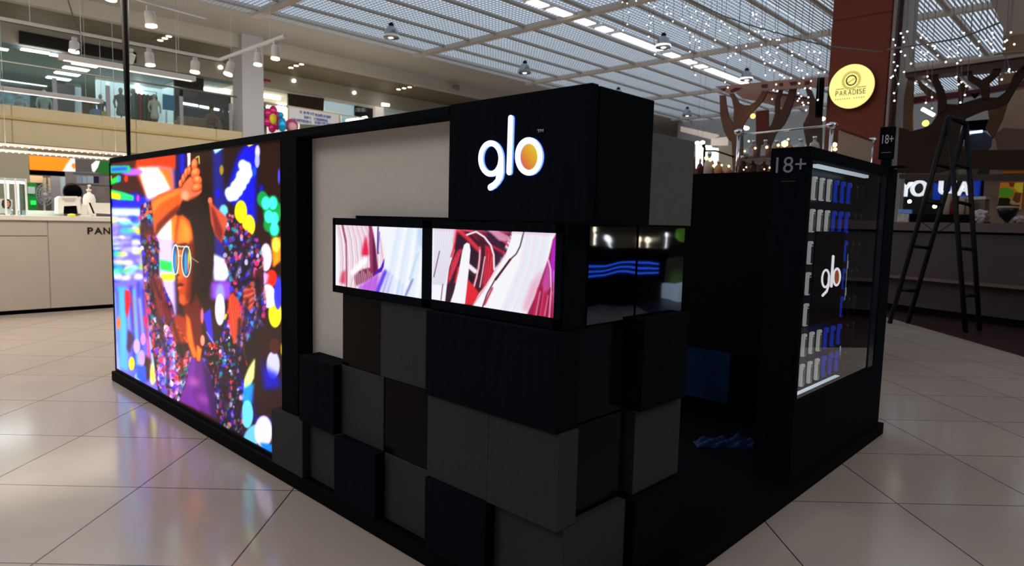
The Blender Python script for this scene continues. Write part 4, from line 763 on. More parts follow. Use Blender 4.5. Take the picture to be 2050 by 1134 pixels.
sp('emblem',[(144,328),(150,327),(151,337),(147,338),(144,334)],MATS['sign_orange'],.01,-24.26); sp('white_sweep',[(185,343),(183,330),(192,322),(200,323),(196,335),(189,345)],MATS['sign_white_lit'],.03); sp('green_panel',[(201,323),(222,324),(222,350),(193,346),(198,335)],mat('sign_green',(.02,.16,.03),em=.12,ecol=(.02,.3,.04)))
for n,pr,u,dp,m,l,c in [
 ('kiosk_terminal',(54,366,74,428),-22.6,.5,mat('terminal_green',(.02,.28,.05),em=.05,ecol=(.02,.5,.08)),'upright green payment terminal behind the cream counter','terminal'),
 ('poster',(60,352,86,366),-27.1,.03,mat('poster_orange',(.65,.45,.25)),'small food poster on the dark shop wall','poster'),
 ('dark_fascia',(58,340,130,351),-24.5,.3,dull,'black band under the orange sign','fascia'),
 ('door_panel',(103,352,124,428),-26.9,.06,mat('door_grey',(.22,.20,.22)),'tall grey shop door behind the fan','door'),
 ('blue_column',(124,354,131,392),-26.5,.2,mat('pale_blue',(.33,.42,.46)),'narrow pale blue upright beside the grey door','post'),
 ('menu_board',(87,356,93,400),-26.9,.05,mat('menu_tan',(.42,.30,.2)),'narrow tan menu strip on the shop wall, left one','board'),
 ('menu_board',(97,356,102,400),-26.9,.05,MATS['menu_tan'],'narrow tan menu strip on the shop wall, right one','board'),
 ('display_shelf',(145,347,222,351),-21.0,.4,steel,'grey shop shelf top with pictures under it','shelf'),
 ('display_shelf',(147,369,222,373),-21.0,.4,steel,'grey lower shelf board under the pictures','shelf')]:
    bx(n,pr,u,dp,m,l,c)
o=bx('kiosk_screen',(56,374,70,388),-22.55,.03,mat('terminal_paper',(.5,.62,.58),em=.2,ecol=(.5,.65,.6)),'pale notice on the green terminal','notice')
o=bx('terminal_light',(62,402,72,410),-22.55,.03,led_mat('green_light',(.02,.9,.1),1.1),'glowing green screen at the bottom of the green terminal','screen')
for k,(x0,x1,c,l) in enumerate([(153,164,(.35,.45,.6),'leftmost blue-grey'),(165,174,(.45,.55,.65),'second, light grey-blue'),(175,187,(.5,.58,.65),'third, palest'),(188,198,(.02,.025,.06),'fourth, very dark'),(199,209,(.25,.2,.25),'fifth, brownish')]):
    bx('framed_picture',(x0,353,x1,367),-20.9,.03,mat(f'picture_{k}',c,rough=.3),l+' small picture on the shop shelf','picture')
c=P(146,385,'u',-20.5); t=thing('round_mirror',(c.x,c.y,c.z-.45),'round black mirror with a brown rim behind the cream counter','mirror'); MB().lathe(c,[(.20,0),(.20,.03)],24,ax=(1,0,0)).build('disc',dull,t); MB().tube([c+Vector((-.02,.21*math.cos(a),.23*math.sin(a))) for a in [k*math.pi/12 for k in range(24)]],.02,8,closed=True).build('rim',mat('rim_brown',(.12,.07,.04)),t); MB().box(c.x-.05,c.x,c.y-.03,c.y+.03,c.z-.5,c.z-.2).build('stand',steel,t)
c=P(90,390,'u',-19.0); t=thing('standing_fan',(c.x,c.y,0),'pale standing fan behind the cream counter','fan')
MB().tube([(c.x-.1,c.y,0),(c.x-.1,c.y,c.z)],.02,8).build('pole',wm,t); MB().lathe((c.x-.1,c.y,0),[(.2,0),(.18,.03)],20).build('base',wm,t)
fm=MB()
for k in range(20): a=k*math.pi/10; fm.tube([c,c+Vector((0,.17*math.cos(a),.25*math.sin(a)))],.006,5)
for s in (.4,.7,1): fm.tube([c+Vector((0,.17*s*math.cos(a),.25*s*math.sin(a))) for a in [k*math.pi/12 for k in range(24)]],.008,5,closed=True)
fm.build('cage',mat('fan_cage',(.5,.55,.52)),t); MB().lathe(c+Vector((-.08,0,0)),[(.05,0),(.05,.1)],12,ax=(1,0,0)).build('hub',wm,t)
for k in range(3): a=k*2.1; MB().prism([c+Vector((-.03,.04*math.cos(a),.05*math.sin(a))),c+Vector((-.05,.15*math.cos(a-.4),.2*math.sin(a-.4))),c+Vector((-.02,.15*math.cos(a+.4),.2*math.sin(a+.4)))],(.008,0,0)).build('blade',mat('fan_blade',(.45,.6,.58)),t)
# ================= gallery floor upstairs =================
UB=-24.4
def onG(x,y,u=UB): return P(x,y,'u',u)
gt=mat('balustrade_glass_dummy',(.5,.6,.6)); bg_=glass_mat('balustrade_glass',(.80,.90,.93),.45)
vs=[-6,P(110,180,'u',UB).y,P(217,200,'u',UB).y,P(364,225,'u',UB).y,P(463,240,'u',UB).y]
t=thing('balustrade',(UB,4,4.1),'glass balustrade with steel handrail along the gallery, left of the column','railing')
MB().tube([(UB,-6,5.36),(UB,cp[0].y-.1,5.36)],.03,8).build('handrail',steel,t)
for a,b_ in zip(vs,vs[1:]): MB().box(UB-.01,UB+.01,a+.06,b_-.06,4.16,5.32).build('glass_pane',bg_,t)
for a in vs[1:]: MB().box(UB-.06,UB-.02,a-.06,a+.06,4.1,5.1).build('post',mat('post_grey',(.25,.26,.30),rough=.4),t)
t=thing('balustrade',(UB,20,4.1),'glass balustrade with steel handrail along the gallery, right of the column','railing')
MB().tube([(UB,cp[1].y+.1,5.30),(UB,30,5.30)],.03,8).build('handrail',steel,t); MB().box(UB-.01,UB+.01,cp[1].y+.3,30,4.16,5.25).build('glass_pane',bg_,t); MB().box(UB-.06,UB-.02,cp[1].y+.12,cp[1].y+.24,4.1,5.1).build('post',MATS['post_grey'],t)
# the shops' interiors
shopw=mat('shop_white',(.72,.78,.78),rough=.6); shopc=mat('shop_ceiling',(.16,.24,.28),rough=.6,noise=.3,nscale=14)
struct(B(-41.9,-30.1,-14,13.2,6.85,7.0).build('ceiling_shop',shopc)); struct(B(-41.9,-30.1,13.2,44,6.85,7.0).build('ceiling_shop_far',shopw))
struct(B(-38,-37.8,-14,8.1,4.1,6.85).build('wall_shop_back',mat('shop_back_dark',(.05,.065,.07),rough=.6,noise=.5,nscale=1.2))); struct(B(-33.2,-33,8.6,11.2,4.1,6.85).build('wall_shop_white',shopw)); struct(B(-34,-30.2,11.2,11.35,4.1,6.85).build('wall_shop_divider',shopw))
struct(B(-36,-35.8,8.1,8.7,4.1,6.85).build('wall_shop_grey',mat('shop_grey',(.35,.36,.38))))
sl=mat('square_light',(1,1,1),em=5,ecol=(1,.96,.86))
for i,(x,y) in enumerate([(171,128.5),(152,137),(134.5,147),(117,156.5)]):
    q=P(x,y,'z',6.84); t=thing('panel_light',(q.x,q.y,6.80),f'{["nearest","second","third","farthest"][i]} of four square ceiling panels glowing in the upstairs shop','light','square lights in the upstairs shop'); MB().box(q.x-.22,q.x+.22,q.y-.42,q.y+.42,6.80,6.84).build('panel',sl,t); MB().box(q.x-.26,q.x+.26,q.y-.46,q.y+.46,6.83,6.85).build('frame',whitem,t)
for a,b_,l in [((42,99),(98,108),'bright strip light at the shop front ceiling, left'),((101,110),(124,114),'shorter strip light at the shop front ceiling'),((-10,97),(16,101),'strip light cut off at the left edge'),((0,161),(92,174),'long far strip light inside the upstairs shop')]:
    p=P(*a,'z',6.83); q=P(*b_,'z',6.83); d=(q-p).normalized(); n=Vector((-d.y,d.x,0))*.16; tag(MB().prism([p+n,q+n,q-n,p-n],(0,0,.03)).build('strip_light',sl),l,'light')
for a,b_,u,l in [((274,145),(286,195),-32.9,'slanting bright light line on the white shop wall'),((556,180),(572,212),-32.9,'slanting bright light line right of the white column'),((407,163),(460,173),-31.5,'bright strip light over the dark shop, left of the column'),((524,180),(560,187),-31,'bright strip light just right of the column')]:
    p=P(*a,'u',u); q=P(*b_,'u',u); p.z=min(p.z,6.75); q.z=min(q.z,6.75); tag(MB().tube([p,q],.07,8).build('strip_light',sl),l,'light')
darkw=mat('dark_window',(.018,.025,.04),rough=.12,noise=.3,nscale=1)
def bd(name,pts,u,th,m,l,c):
    P3=[P(x,y,'u',u) for x,y in pts]
    if u<-30.05:
        for q in P3: q.z=min(q.z,6.84)
    return tag(MB().prism(P3,(-th,0,0)).build(name,m),l,c)
bd('fascia_board',[(39,61),(273,105),(273,126),(39,87)],-29.85,.12,mat('fascia_black',(.008,.008,.01),rough=.5),'long black sign board on the bulkhead behind the lighting track','board')
bd('wall_panel',[(349,150),(408,158),(408,182),(349,172)],-30.0,.1,mat('pattern_black',(.02,.018,.016),noise=.6,nscale=8),'black patterned panel above the dark shop window','panel')
bd('shop_window',[(349,174),(462,192),(462,262),(349,248)],-30.1,.1,darkw,'dark shop window behind the glass balustrade','window')
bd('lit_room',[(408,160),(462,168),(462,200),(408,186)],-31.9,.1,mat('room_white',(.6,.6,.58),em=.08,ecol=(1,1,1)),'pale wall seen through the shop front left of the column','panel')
for a,b_,l in [((367,207),(396,212),'left'),((400,213),(438,220),'middle'),((451,222),(463,224),'right')]:
    p=P(*a,'u',-29.95); q=P(*b_,'u',-29.95); tag(MB().tube([p,q],.05,6).build('light_line',sl),l+' pale glowing tube standing for a reflection on the dark shop window','light')  # reflections on the window drawn as glowing tubes
bd('info_sign',[(326,188),(350,192),(350,222),(326,219)],-28.5,.06,mat('sign_blue',(.02,.22,.42),rough=.4),'upright blue information sign on the gallery','sign')
bd('sign_edge',[(332,222),(335,222),(335,248),(332,248)],-28.5,.06,steel,'thin steel leg under the blue information sign','leg')
bd('shelf_unit',[(-5,178),(60,186),(60,214),(-5,208)],-35,.5,mat('shelf_teal',(.10,.16,.18),noise=.5,nscale=3),'shelves of goods inside the upstairs shop, far left','shelf')
bd('doorway',[(110,166),(150,172),(150,226),(110,221)],-35.5,.3,mat('door_dark',(.035,.03,.03)),'dark doorway inside the upstairs shop','door')
# mannequins and racks on the gallery
def mannequin(x,y0,y1,u,m,label,name='mannequin'):
    c=P(x,y0,'u',u); b_=4.1; h=max(P(x,y1,'u',u).z-b_,1.3); t=thing(name,(c.x,c.y,b_),label,'mannequin'); s=h/1.75
    MB().lathe((c.x,c.y,b_),[(.2,0),(.2,.02),(.02,.03),(.02,.8*s)],14).build('stand',steel,t)
    MB().lathe((c.x,c.y,b_+.55*s),[(.17*s,0),(.20*s,.12*s),(.16*s,.38*s),(.13*s,.5*s),(.19*s,.72*s),(.21*s,.85*s),(.06*s,.93*s),(.05*s,.99*s)],18).build('clothes',m,t)
    MB().ball((c.x,c.y,b_+1.63*s),.1*s,2,(1,.9,1.25)).build('head',mat('mannequin_skin',(.35,.36,.34)),t)
    for sg_ in (-1,1): MB().tube([(c.x,c.y+sg_*.2*s,b_+1.38*s),(c.x,c.y+sg_*.27*s,b_+1.1*s),(c.x+.05,c.y+sg_*.24*s,b_+.85*s)],[.055*s,.045*s,.035*s],10).build('arm',m,t)
mannequin(243,238,176,-27.2,mat('cloth_grey',(.18,.2,.2)),'grey-clothed shop mannequin just left of the black mast'); mannequin(268,240,178,-28.6,mat('cloth_darkgreen',(.05,.13,.12)),'dark mannequin just right of the black mast')
mannequin(202,230,200,-28.4,mat('cloth_slate',(.10,.12,.16)),'small dark mannequin behind the glass, left of the mast'); mannequin(310,243,212,-26.6,mat('cloth_cream',(.6,.56,.5)),'mannequin in cream clothes beside the blue sign')
mannequin(40,210,190,-31,mat('cloth_teal',(.3,.4,.4)),'pale teal mannequin inside the upstairs shop, far left'); mannequin(89,215,180,-31,MATS['cloth_teal'],'pale teal mannequin inside the upstairs shop, second from left')
t=thing('clothes_rack',(-27.4,P(288,220,'u',-27.4).y,4.1),'clothes rack with a red top and dark green coats','rack'); cy=wloc(t).y
MB().tube([(-27.4,cy-.45,4.1),(-27.4,cy-.45,5.6),(-27.4,cy+.45,5.6),(-27.4,cy+.45,4.1)],.02,8).build('frame',steel,t)
for k in range(6): MB().box(-27.6,-27.2,cy-.36+k*.14,cy-.27+k*.14,4.5,5.45,bev=.03).build('garment',[mat('cloth_green',(.02,.12,.09)),mat('cloth_red',(.35,.04,.05)),MATS['cloth_green']][k%3],t)
def yellow(x0,x1,y0,y1,m,l):
    v0=P(x0,y1,'u',-27).y; v1=P(x1,y1,'u',-27).y; tag(B(-27.5,-27,v0,v1,4.1,max(P(x0,y0,'u',-27).z,4.5)).build('goods_box',m),l,'box')
yellow(203,218,222,236,mat('box_yellow',(.55,.45,.05)),'yellow box on the gallery floor behind the glass'); yellow(188,202,218,234,mat('box_blue',(.18,.28,.5)),'pale blue box on the gallery floor behind the glass')
# seats with two people
t=thing('sofa',(-28,P(405,250,'u',-28).y,4.1),'beige sofa behind the gallery glass near the column','sofa'); v0=P(368,245,'u',-28).y; v1=P(462,250,'u',-28).y; sm=mat('sofa_beige',(.28,.23,.17),rough=.8)
MB().box(-28.6,-27.7,v0,v1,4.2,4.55,bev=.05).build('seat',sm,t); MB().box(-28.75,-28.45,v0,v1,4.5,5.0,bev=.06).build('backrest',sm,t); MB().box(-28.7,-27.7,v0-.15,v0,4.2,4.8,bev=.05).build('armrest',sm,t)
def skin_body(name,pts,edges,rad,m,parent,sub=1):
    me=bpy.data.meshes.new(name); me.from_pydata([tuple(Vector(p)-wloc(parent)) for p in pts],edges,[]); o=bpy.data.objects.new(name,me); C.objects.link(o); o.parent=parent
    md=o.modifiers.new('s','SKIN'); sv=me.skin_vertices[0].data if me.skin_vertices else None
    if sv is None: bpy.context.view_layer.update()
    for i,r in enumerate(rad): me.skin_vertices[0].data[i].radius=(r,r)
    me.skin_vertices[0].data[0].use_root=True; o.modifiers.new('b','SUBSURF').levels=sub; o.modifiers['b'].render_levels=sub
    dg=bpy.context.evaluated_depsgraph_get(); dg.update(); nm=bpy.data.meshes.new_from_object(o.evaluated_get(dg)); o.modifiers.clear(); o.data=nm; nm.materials.clear(); nm.materials.append(m)
    for p in nm.polygons: p.use_smooth=True
    return o
def sitter(x,u,shirt,pants,label,lean=0):
    v=P(x,245,'u',u).y; t=thing('person',(u,v,4.1),label,'person'); b_=Vector((u-.1,v,4.60)); f=Vector((1,0,0)); s=Vector((0,1,0)); z=Vector((0,0,1))
    pts=[b_,b_+z*.2+f*.02,b_+z*.42+f*(.03+lean),b_+z*.55+f*(.04+lean),b_+z*.66+f*(.06+lean),b_+z*.78+f*(.08+lean)]
    ed=[(0,1),(1,2),(2,3),(3,4),(4,5)]; rd=[.15,.13,.15,.06,.09,.085]
    for q in (-1,1):
        n=len(pts); pts+=[b_+s*q*.1+f*.06,b_+s*q*.12+f*.45-z*.02,b_+s*q*.12+f*.47-z*.42,b_+s*q*.12+f*.60-z*.47,b_+z*.42+s*q*.19+f*(.03+lean),b_+z*.2+s*q*.24+f*(.1+lean),b_+z*.12+s*q*.1+f*(.34+lean*.5)]
        ed+=[(0,n),(n,n+1),(n+1,n+2),(n+2,n+3),(2,n+4),(n+4,n+5),(n+5,n+6)]; rd+=[.10,.07,.05,.04,.06,.045,.035]
    skin_body('body',pts,ed,rd,shirt,t); h=pts[5]
    MB().ball(h+z*.03-f*.03,.115,2,(1,.95,1.1)).ball(h-z*.12-f*.08,.1,2,(.7,1,1.4)).build('hair',mat('hair_dark',(.015,.01,.01)),t)
sitter(424,-27.75,mat('shirt_taupe',(.16,.10,.09)),None,'seated dark-haired person leaning forward on the beige sofa',.06); sitter(455,-27.75,mat('shirt_black',(.035,.03,.035)),None,'seated person in dark clothes next to the column')
# right of the column
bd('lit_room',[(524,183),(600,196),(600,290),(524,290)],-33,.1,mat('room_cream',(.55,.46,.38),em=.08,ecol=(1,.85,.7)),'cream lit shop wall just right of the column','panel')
bd('wall_panel',[(577,187),(649,197),(648,222),(577,212)],-30.0,.1,mat('pattern_brown',(.025,.017,.01),noise=.8,nscale=10),'dark brown speckled panel above the banner','panel')
bd('shop_window',[(650,197),(711,208),(711,232),(650,221)],-30.2,.08,mat('window_pale',(.55,.72,.8),em=.28,ecol=(.6,.85,1)),'bright pale blue shop window right of the brown panel','window')
bd('shop_window',[(684,228),(707,231),(707,262),(684,262)],-30.2,.08,MATS['window_pale'],'pale window strip right of the banner','window')
bd('shop_facade',[(711,209),(751,214),(751,240),(711,236)],-30.1,.1,mat('front_black',(.012,.012,.012)),'black shop front with clothes on a rail','panel')
bd('lit_portal',[(751,213),(768,215),(768,240),(751,240)],-29.9,.4,mat('portal_white',(.7,.6,.55),em=.25,ecol=(1,.95,.88)),'white lit portal of a far upstairs shop','doorway')
bd('shop_window',[(770,218),(815,224),(815,240),(770,240)],-30.2,.08,mat('window_grey',(.4,.47,.5),em=.1,ecol=(.7,.9,1)),'grey-blue window at the far end of the upstairs shops','window')
bd('light_line',[(766,206),(780,208),(780,213),(766,212)],-29.4,.1,sl,'small bright lamp on top of the white portal','light')
for a,b_,l in [((694,243),(712,240),'left'),((710,241),(734,236),'right')]: tag(MB().tube([P(*a,'u',-26),P(*b_,'u',-26)],.08,8).build('strip_light',sl),l+' glowing strip just above the stand wall','light')
for k in range(5): bd('hanging_top',[(713+k*4,216),(716+k*4,216),(717+k*4,224),(712+k*4,224)],-30.0,.05,mat('top_blue',(.35,.5,.62)) if k%2 else mat('top_grey',(.2,.22,.25)),['first','second','third','fourth','fifth'][k]+' small top hanging in the black shop front','clothes')
# banner
t=thing('banner',(-24.3,P(628,235,'u',-24.3).y,P(628,250,'u',-24.3).z),'white banner with three lines of blue lettering on the gallery railing','banner')
MB().poly_px([(579,212),(680,229),(680,253),(578,247)],'u',-24.3,.02).build('sheet',mat('banner_white',(.68,.68,.74),rough=.6),t)
MB().poly_px([(576.5,211),(681,228),(681,229.5),(576.5,213)],'u',-24.28,.02).poly_px([(576.5,213),(578.5,213),(578.5,248),(576.5,248)],'u',-24.28,.02).poly_px([(679,230),(681,230),(681,254),(679,254)],'u',-24.28,.02).build('hem',mat('hem_tan',(.5,.42,.3)),t)
rb=random.Random(5); mb=MB()
for (x0,x1,y0) in ((600,626,221),(631,661,227),(609,621,231.5),(629,655,235),(584,623,236),(630,652,242),(655,676,246)):
    x=x0
    while x<x1:
        w_=rb.uniform(1.6,3.0); y=y0+(x-x0)*.17; mb.poly_px([(x,y),(x+.8,y+.1),(x+.8,y+6.2),(x,y+6)],'u',-24.29,.004)
        if rb.random()<.7: mb.poly_px([(x+.8,y+(0 if rb.random()<.5 else 4.6)),(x+w_,y+.3+(0 if rb.random()<.5 else 4.6)),(x+w_,y+1.7+2*rb.random()),(x+.8,y+1.6+2*rb.random())],'u',-24.287,.004)
        if rb.random()<.8: mb.poly_px([(x+w_-.2,y+.3),(x+w_+.5,y+.4),(x+w_+.5,y+6.4),(x+w_-.2,y+6.3)],'u',-24.283,.004)
        x+=w_+1.3
mb.build('printed_text',mat('banner_blue',(.02,.10,.36)),t)
# balloons
c=P(546,239,'u',-24.15); t=thing('flower_balloon',(c.x,c.y,c.z-.5),'magenta flower balloon with a yellow middle','balloon')
for k in range(6): a=k*math.pi/3+.4; MB().ball(c+Vector((0,.22*math.cos(a),.33*math.sin(a))),.15,2,(.6,1,1.25)).build('petal',mat('foil_magenta',(.55,.02,.18),rough=.2,metal=.3),t)
MB().ball(c+Vector((.07,-.02,0)),.15,2,(.5,1,1.4)).build('middle',mat('foil_yellow',(.75,.62,.02),rough=.3),t); MB().tube([c-Vector((0,0,.4)),c-Vector((0,.05,1.0))],.008,5).build('string',steel,t)
c=P(565,250,'u',-23.8); t=thing('blue_balloon',(c.x,c.y,c.z-.4),'bright blue foil balloon between the pink ones','balloon'); MB().ball(c,.2,2,(.6,.8,1.4)).ball(c+Vector((0,-.06,.35)),.11,2).build('foil',mat('foil_blue',(.01,.32,.65),rough=.2,metal=.3),t); MB().tube([c-Vector((0,0,.2)),c-Vector((0,0,.8))],.008,5).build('string',steel,t)
c=P(584,252,'u',-24.15); t=thing('pink_balloon',(c.x,c.y,c.z-.4),'round pink and white balloon left of the banner bottom','balloon'); MB().ball(c,.27,2,(.6,1,1.0)).build('foil',mat('foil_pink',(.45,.05,.16),rough=.25),t); MB().ball(c+Vector((.1,-.02,-.05)),.19,2,(.5,1,1)).build('print',mat('foil_pale',(.62,.35,.42),rough=.3),t); MB().tube([c-Vector((0,0,.2)),c-Vector((0,0,.8))],.008,5).build('string',steel,t)
mannequin(516+14,275,212,-24.9,mat('cloth_black',(.02,.025,.035)),'dark-clothed mannequin between the column and the flower balloon')
bd('exit_sign',[(525,157),(542,160),(542,164),(525,161)],-29.8,.08,mat('exit_red',(.22,.015,.03),em=.1,ecol=(.5,.03,.06)),'small dark red sign on the bulkhead right of the column','sign')
# ================= red pillar, sign, pipes =================
VP=11.0
ua=P(1664,80,'v',VP).x; ub=P(1783,60,'v',VP).x
red=mat('pillar_red',(.19,.036,.020),rough=.5,noise=.06,nscale=4)
m=MB().box(ua,ub,VP,VP+.75,0,4.28).box(ua,ub,VP,VP+.75,4.30,7.6).box(ua+.01,ub-.01,VP+.01,VP+.74,4.28,4.30)
struct(m.build('trim_8',red))
tag(MB().tube([(ub+.06,VP-.05,0),(ub+.06,VP-.05,7.6)],.022,12).build('pipe',mat('pipe_pale',(.42,.34,.33),rough=.3)),'shiny vertical pipe at the right edge of the red pillar','pipe')
q=P(1818,100,'v',11.3); tag(B(q.x-.07,q.x+.07,11.2,11.4,0,7.6).build('upright',mat('upright_grey',(.42,.41,.40),rough=.5)),'pale grey upright just right of the red pillar','post')
q=P(1802,100,'v',11.3); tag(B(q.x-.035,q.x+.03,11.25,11.35,0,7.6).build('upright',mat('upright_dark',(.10,.04,.035),rough=.4)),'dark narrow upright between the shiny pipe and the pale grey one','post')
# disc sign
cs=P(1704,173,'v',10.85); Rr=(P(1748,170,'v',10.85).x-P(1659,178,'v',10.85).x)/2; t=thing('round_sign',(cs.x,10.9,cs.z),'glowing round yellow sign on the red pillar','sign')
ym=mat('sign_yellow',(.9,.8,.25),em=.95,ecol=(1,.86,.28))
Rz=(P(1705,130,'v',10.85).z-P(1705,217,'v',10.85).z)/2
def el(k,y0,y1,n=40,cx=0,cz=0): return [(cs.x+cx+Rr*k*math.cos(a),y0,cs.z+cz+Rz*k*math.sin(a)) for a in [2*math.pi*i/n for i in range(n)]]
MB().prism(el(1,10.84,0),(0,.05,0)).build('face',ym,t); MB().prism(el(1.0,10.89,0),(0,.03,0)).build('rim',mat('sign_rim',(.45,.46,.5),rough=.2,metal=1),t); MB().prism(el(.85,10.92,0),(0,.08,0)).build('mount',dull,t)
kx=Rr; kz=Rz
def rg(cx,cz,r0,r1,m,name,y=10.836,n=36):
    mb=MB(); A=[mb.b.verts.new((cs.x+kx*(cx+r0*math.cos(a)),y,cs.z+kz*(cz+r0*math.sin(a)))) for a in [2*math.pi*i/n for i in range(n)]]; Q=[mb.b.verts.new((cs.x+kx*(cx+r1*math.cos(a)),y,cs.z+kz*(cz+r1*math.sin(a)))) for a in [2*math.pi*i/n for i in range(n)]]
    for i in range(n): mb.b.faces.new([A[i],A[(i+1)%n],Q[(i+1)%n],Q[i]])
    r=bmesh.ops.extrude_face_region(mb.b,geom=mb.b.faces[:]); [setattr(v,'co',v.co+Vector((0,.003,0))) for v in r['geom'] if isinstance(v,bmesh.types.BMVert)]; return mb.build(name,m,t)
olive=mat('sign_olive',(.42,.34,.08),em=.25,ecol=(.7,.55,.1)); rg(0,.27,.19,.25,mat('sign_black',(.01,.01,.008)),'ring')
mb=MB()
for i in range(30):
    a=2*math.pi*i/30; r0,r1=.32,.44; c0=Vector((cs.x+kx*(r0*math.cos(a)),10.837,cs.z+kz*(.27+r0*math.sin(a)))); c1=Vector((cs.x+kx*(r1*math.cos(a+.22)),10.837,cs.z+kz*(.27+r1*math.sin(a+.22)))); n=(c1-c0).cross(Vector((0,1,0))).normalized()*.006
    mb.prism([c0+n,c1+n,c1-n,c0-n],(0,.003,0))
mb.build('sun_rays',olive,t); MB().prism([(cs.x-.05,10.836,cs.z+.06),(cs.x+.045,10.836,cs.z+.115),(cs.x+.045,10.836,cs.z+.10),(cs.x-.05,10.836,cs.z+.045)],(0,.003,0)).build('bar',olive,t)
lx=cs.x-kx*.68
for ch,wd_ in zip('PARADISE',(.13,.17,.14,.17,.15,.045,.13,.12)): text_mb(ch,(lx,10.834,cs.z-kz*.40),(1,0,0),(0,0,1),kx*wd_,kz*.24,.003).build('letter',mat('sign_letter',(.05,.05,.06)),t); lx+=kx*(wd_+.043)
MB().box(cs.x-kx*.68,cs.x-kx*.3,10.835,10.838,cs.z-kz*.1,cs.z-kz*.06).box(cs.x+kx*.3,cs.x+kx*.68,10.835,10.838,cs.z-kz*.1,cs.z-kz*.06).build('line',olive,t)
mb=MB()
for k in range(13):
    if k!=7: x=cs.x-kx*.66+k*kx*.106; mb.prism([(x-.011,10.836,cs.z-kz*.58),(x+.011,10.836,cs.z-kz*.58),(x,10.836,cs.z-kz*.50)],(0,.003,0))
mb.build('small_lettering',olive,t)
c=P(1651,190,'v',10.9); tag(MB().lathe((ua-.10,11.12,c.z),[(.31,0),(.31,.10)],30,ax=(-.95,-.31,0)).build('round_sign_edge',dull),'dark round sign on the left edge of the red pillar','sign')
# ================= plywood trees, farther group =================
wood=mat('plywood_brown',(.17,.075,.045),rough=.6,noise=.15,nscale=5); wood2=mat('plywood_dark',(.030,.015,.010),rough=.7,noise=.2,nscale=4,spec=.15); wood3=mat('plywood_light',(.14,.075,.038),rough=.6,noise=.1,nscale=5)
def g1(p): return [(1380+x/5.67,140+y/5.67) for x,y in p]
def g2(p): return [(1780+x/4.052,60+y/4.052) for x,y in p]
cordm=mat('lamp_cord',(.08,.075,.07))
def corded(b,q,top=7.6): b.mi=1; return b.tube([(q.x,q.y,q.z+.03),(q.x,q.y,top)],.0035,5)
def ply(name,pts,v,m,label,cat,th=.06): return tag(MB().poly_px(pts,'v',v,th).build(name,m),label,cat)
ply('plywood_tree',g1([(342,285),(402,290),(415,400),(440,520),(500,620),(500,560),(505,440),(480,330),(450,270),(500,265),(560,370),(620,400),(690,400),(760,350),(830,235),(880,250),(830,350),(750,440),(690,500),(620,600),(600,680),(600,1500),(500,1500),(480,820),(440,790),(390,690),(350,520)]),13.6,wood,'forked brown plywood tree farthest left, behind the perfume stand','tree cutout')
ply('plywood_tree',g1([(1020,215),(1060,215),(1020,330),(1020,470),(1060,430),(1110,300),(1140,205),(1215,205),(1180,350),(1130,500),(1070,620),(980,720),(920,860),(920,1500),(770,1500),(760,830),(840,720),(930,620),(970,500),(970,350)]),14.0,mat('plywood_mid',(.10,.045,.03),rough=.6,noise=.15,nscale=5),'brown plywood tree in the middle of the farther group','tree cutout')
ply('plywood_tree',g1([(1310,190),(1380,230),(1420,330),(1440,430),(1500,470),(1500,640),(1490,1500),(1340,1500),(1330,860),(1300,700),(1290,620),(1350,500),(1360,400),(1340,300)]),13.8,mat('plywood_mid2',(.085,.038,.026),rough=.6,noise=.15,nscale=5),'brown plywood tree next to the left edge of the red pillar','tree cutout')
ply('red_panel',g1([(755,470),(895,455),(895,1500),(755,1500)]),15.2,mat('deep_red',(.16,.02,.012),rough=.5),'deep red upright panel behind the middle plywood tree','panel')
pink=mat('canopy_pink',(.50,.27,.22),rough=.5); plum=mat('canopy_plum',(.13,.02,.03),rough=.4)
t=thing('canopy_beam',(P(1500,165,'v',13.9).x,13.9,P(1500,165,'v',13.9).z),'pinkish canopy beam with dark red slots over the farther plywood trees','canopy')
MB().poly_px(g1([(290,190),(900,130),(1575,78),(1575,180),(1200,208),(880,232),(640,228),(420,262)]),'v',13.9,.10).build('beam',pink,t)
for q in ([(340,215),(415,205),(400,245)],[(460,235),(520,200),(600,205),(560,225),(480,262)],[(815,165),(885,160),(885,200),(825,205)],[(1020,150),(1060,148),(1060,182),(1020,185)],[(1130,138),(1218,132),(1215,170),(1150,176)],[(1310,130),(1370,118),(1360,165),(1300,175)]): MB().poly_px(g1(q),'v',13.89,.012).build('slot',plum,t)
t=thing('canopy_panel',(P(1560,190,'v',14.6).x,14.6,P(1560,190,'v',14.6).z),'flat dusty pink canopy panel behind the beam with a dark rail','canopy')
MB().poly_px(g1([(520,262),(640,225),(860,235),(1480,335),(1480,430),(1280,395),(1100,440),(760,355),(600,325)]),'v',14.6,.06).build('panel',mat('canopy_dusty',(.42,.22,.18),rough=.6),t); MB().poly_px(g1([(870,235),(1480,335),(1480,355),(870,255)]),'v',14.55,.03).build('rail',plum,t)
for x,y,l in [(722,526,'yellow lamp on the fork of the farthest left plywood tree')]: q=P(*g1([(x,y)])[0],'v',13.5); tag(MB().ball(q,.05,2).build('lamp',mat('yellow_lamp',(1,.7,.1),em=4,ecol=(1,.62,.08))),l,'lamp')
for x,y,l in [(611,652,'left warm lamp of the pair above the perfume stand'),(650,663,'right warm lamp of the pair above the perfume stand'),(1474,545,'left warm lamp of the pair beside the red pillar'),(1510,557,'right warm lamp of the pair beside the red pillar'),(92,830,'left warm lamp over the bright window behind the grey box'),(150,825,'right warm lamp over the bright window behind the grey box')]:
    q=P(*g1([(x,y)])[0],'v',20); tag(corded(MB().ball(q,.055,2,(1.5,1,1)),q).build('lamp',[lampw,cordm]),l,'lamp')
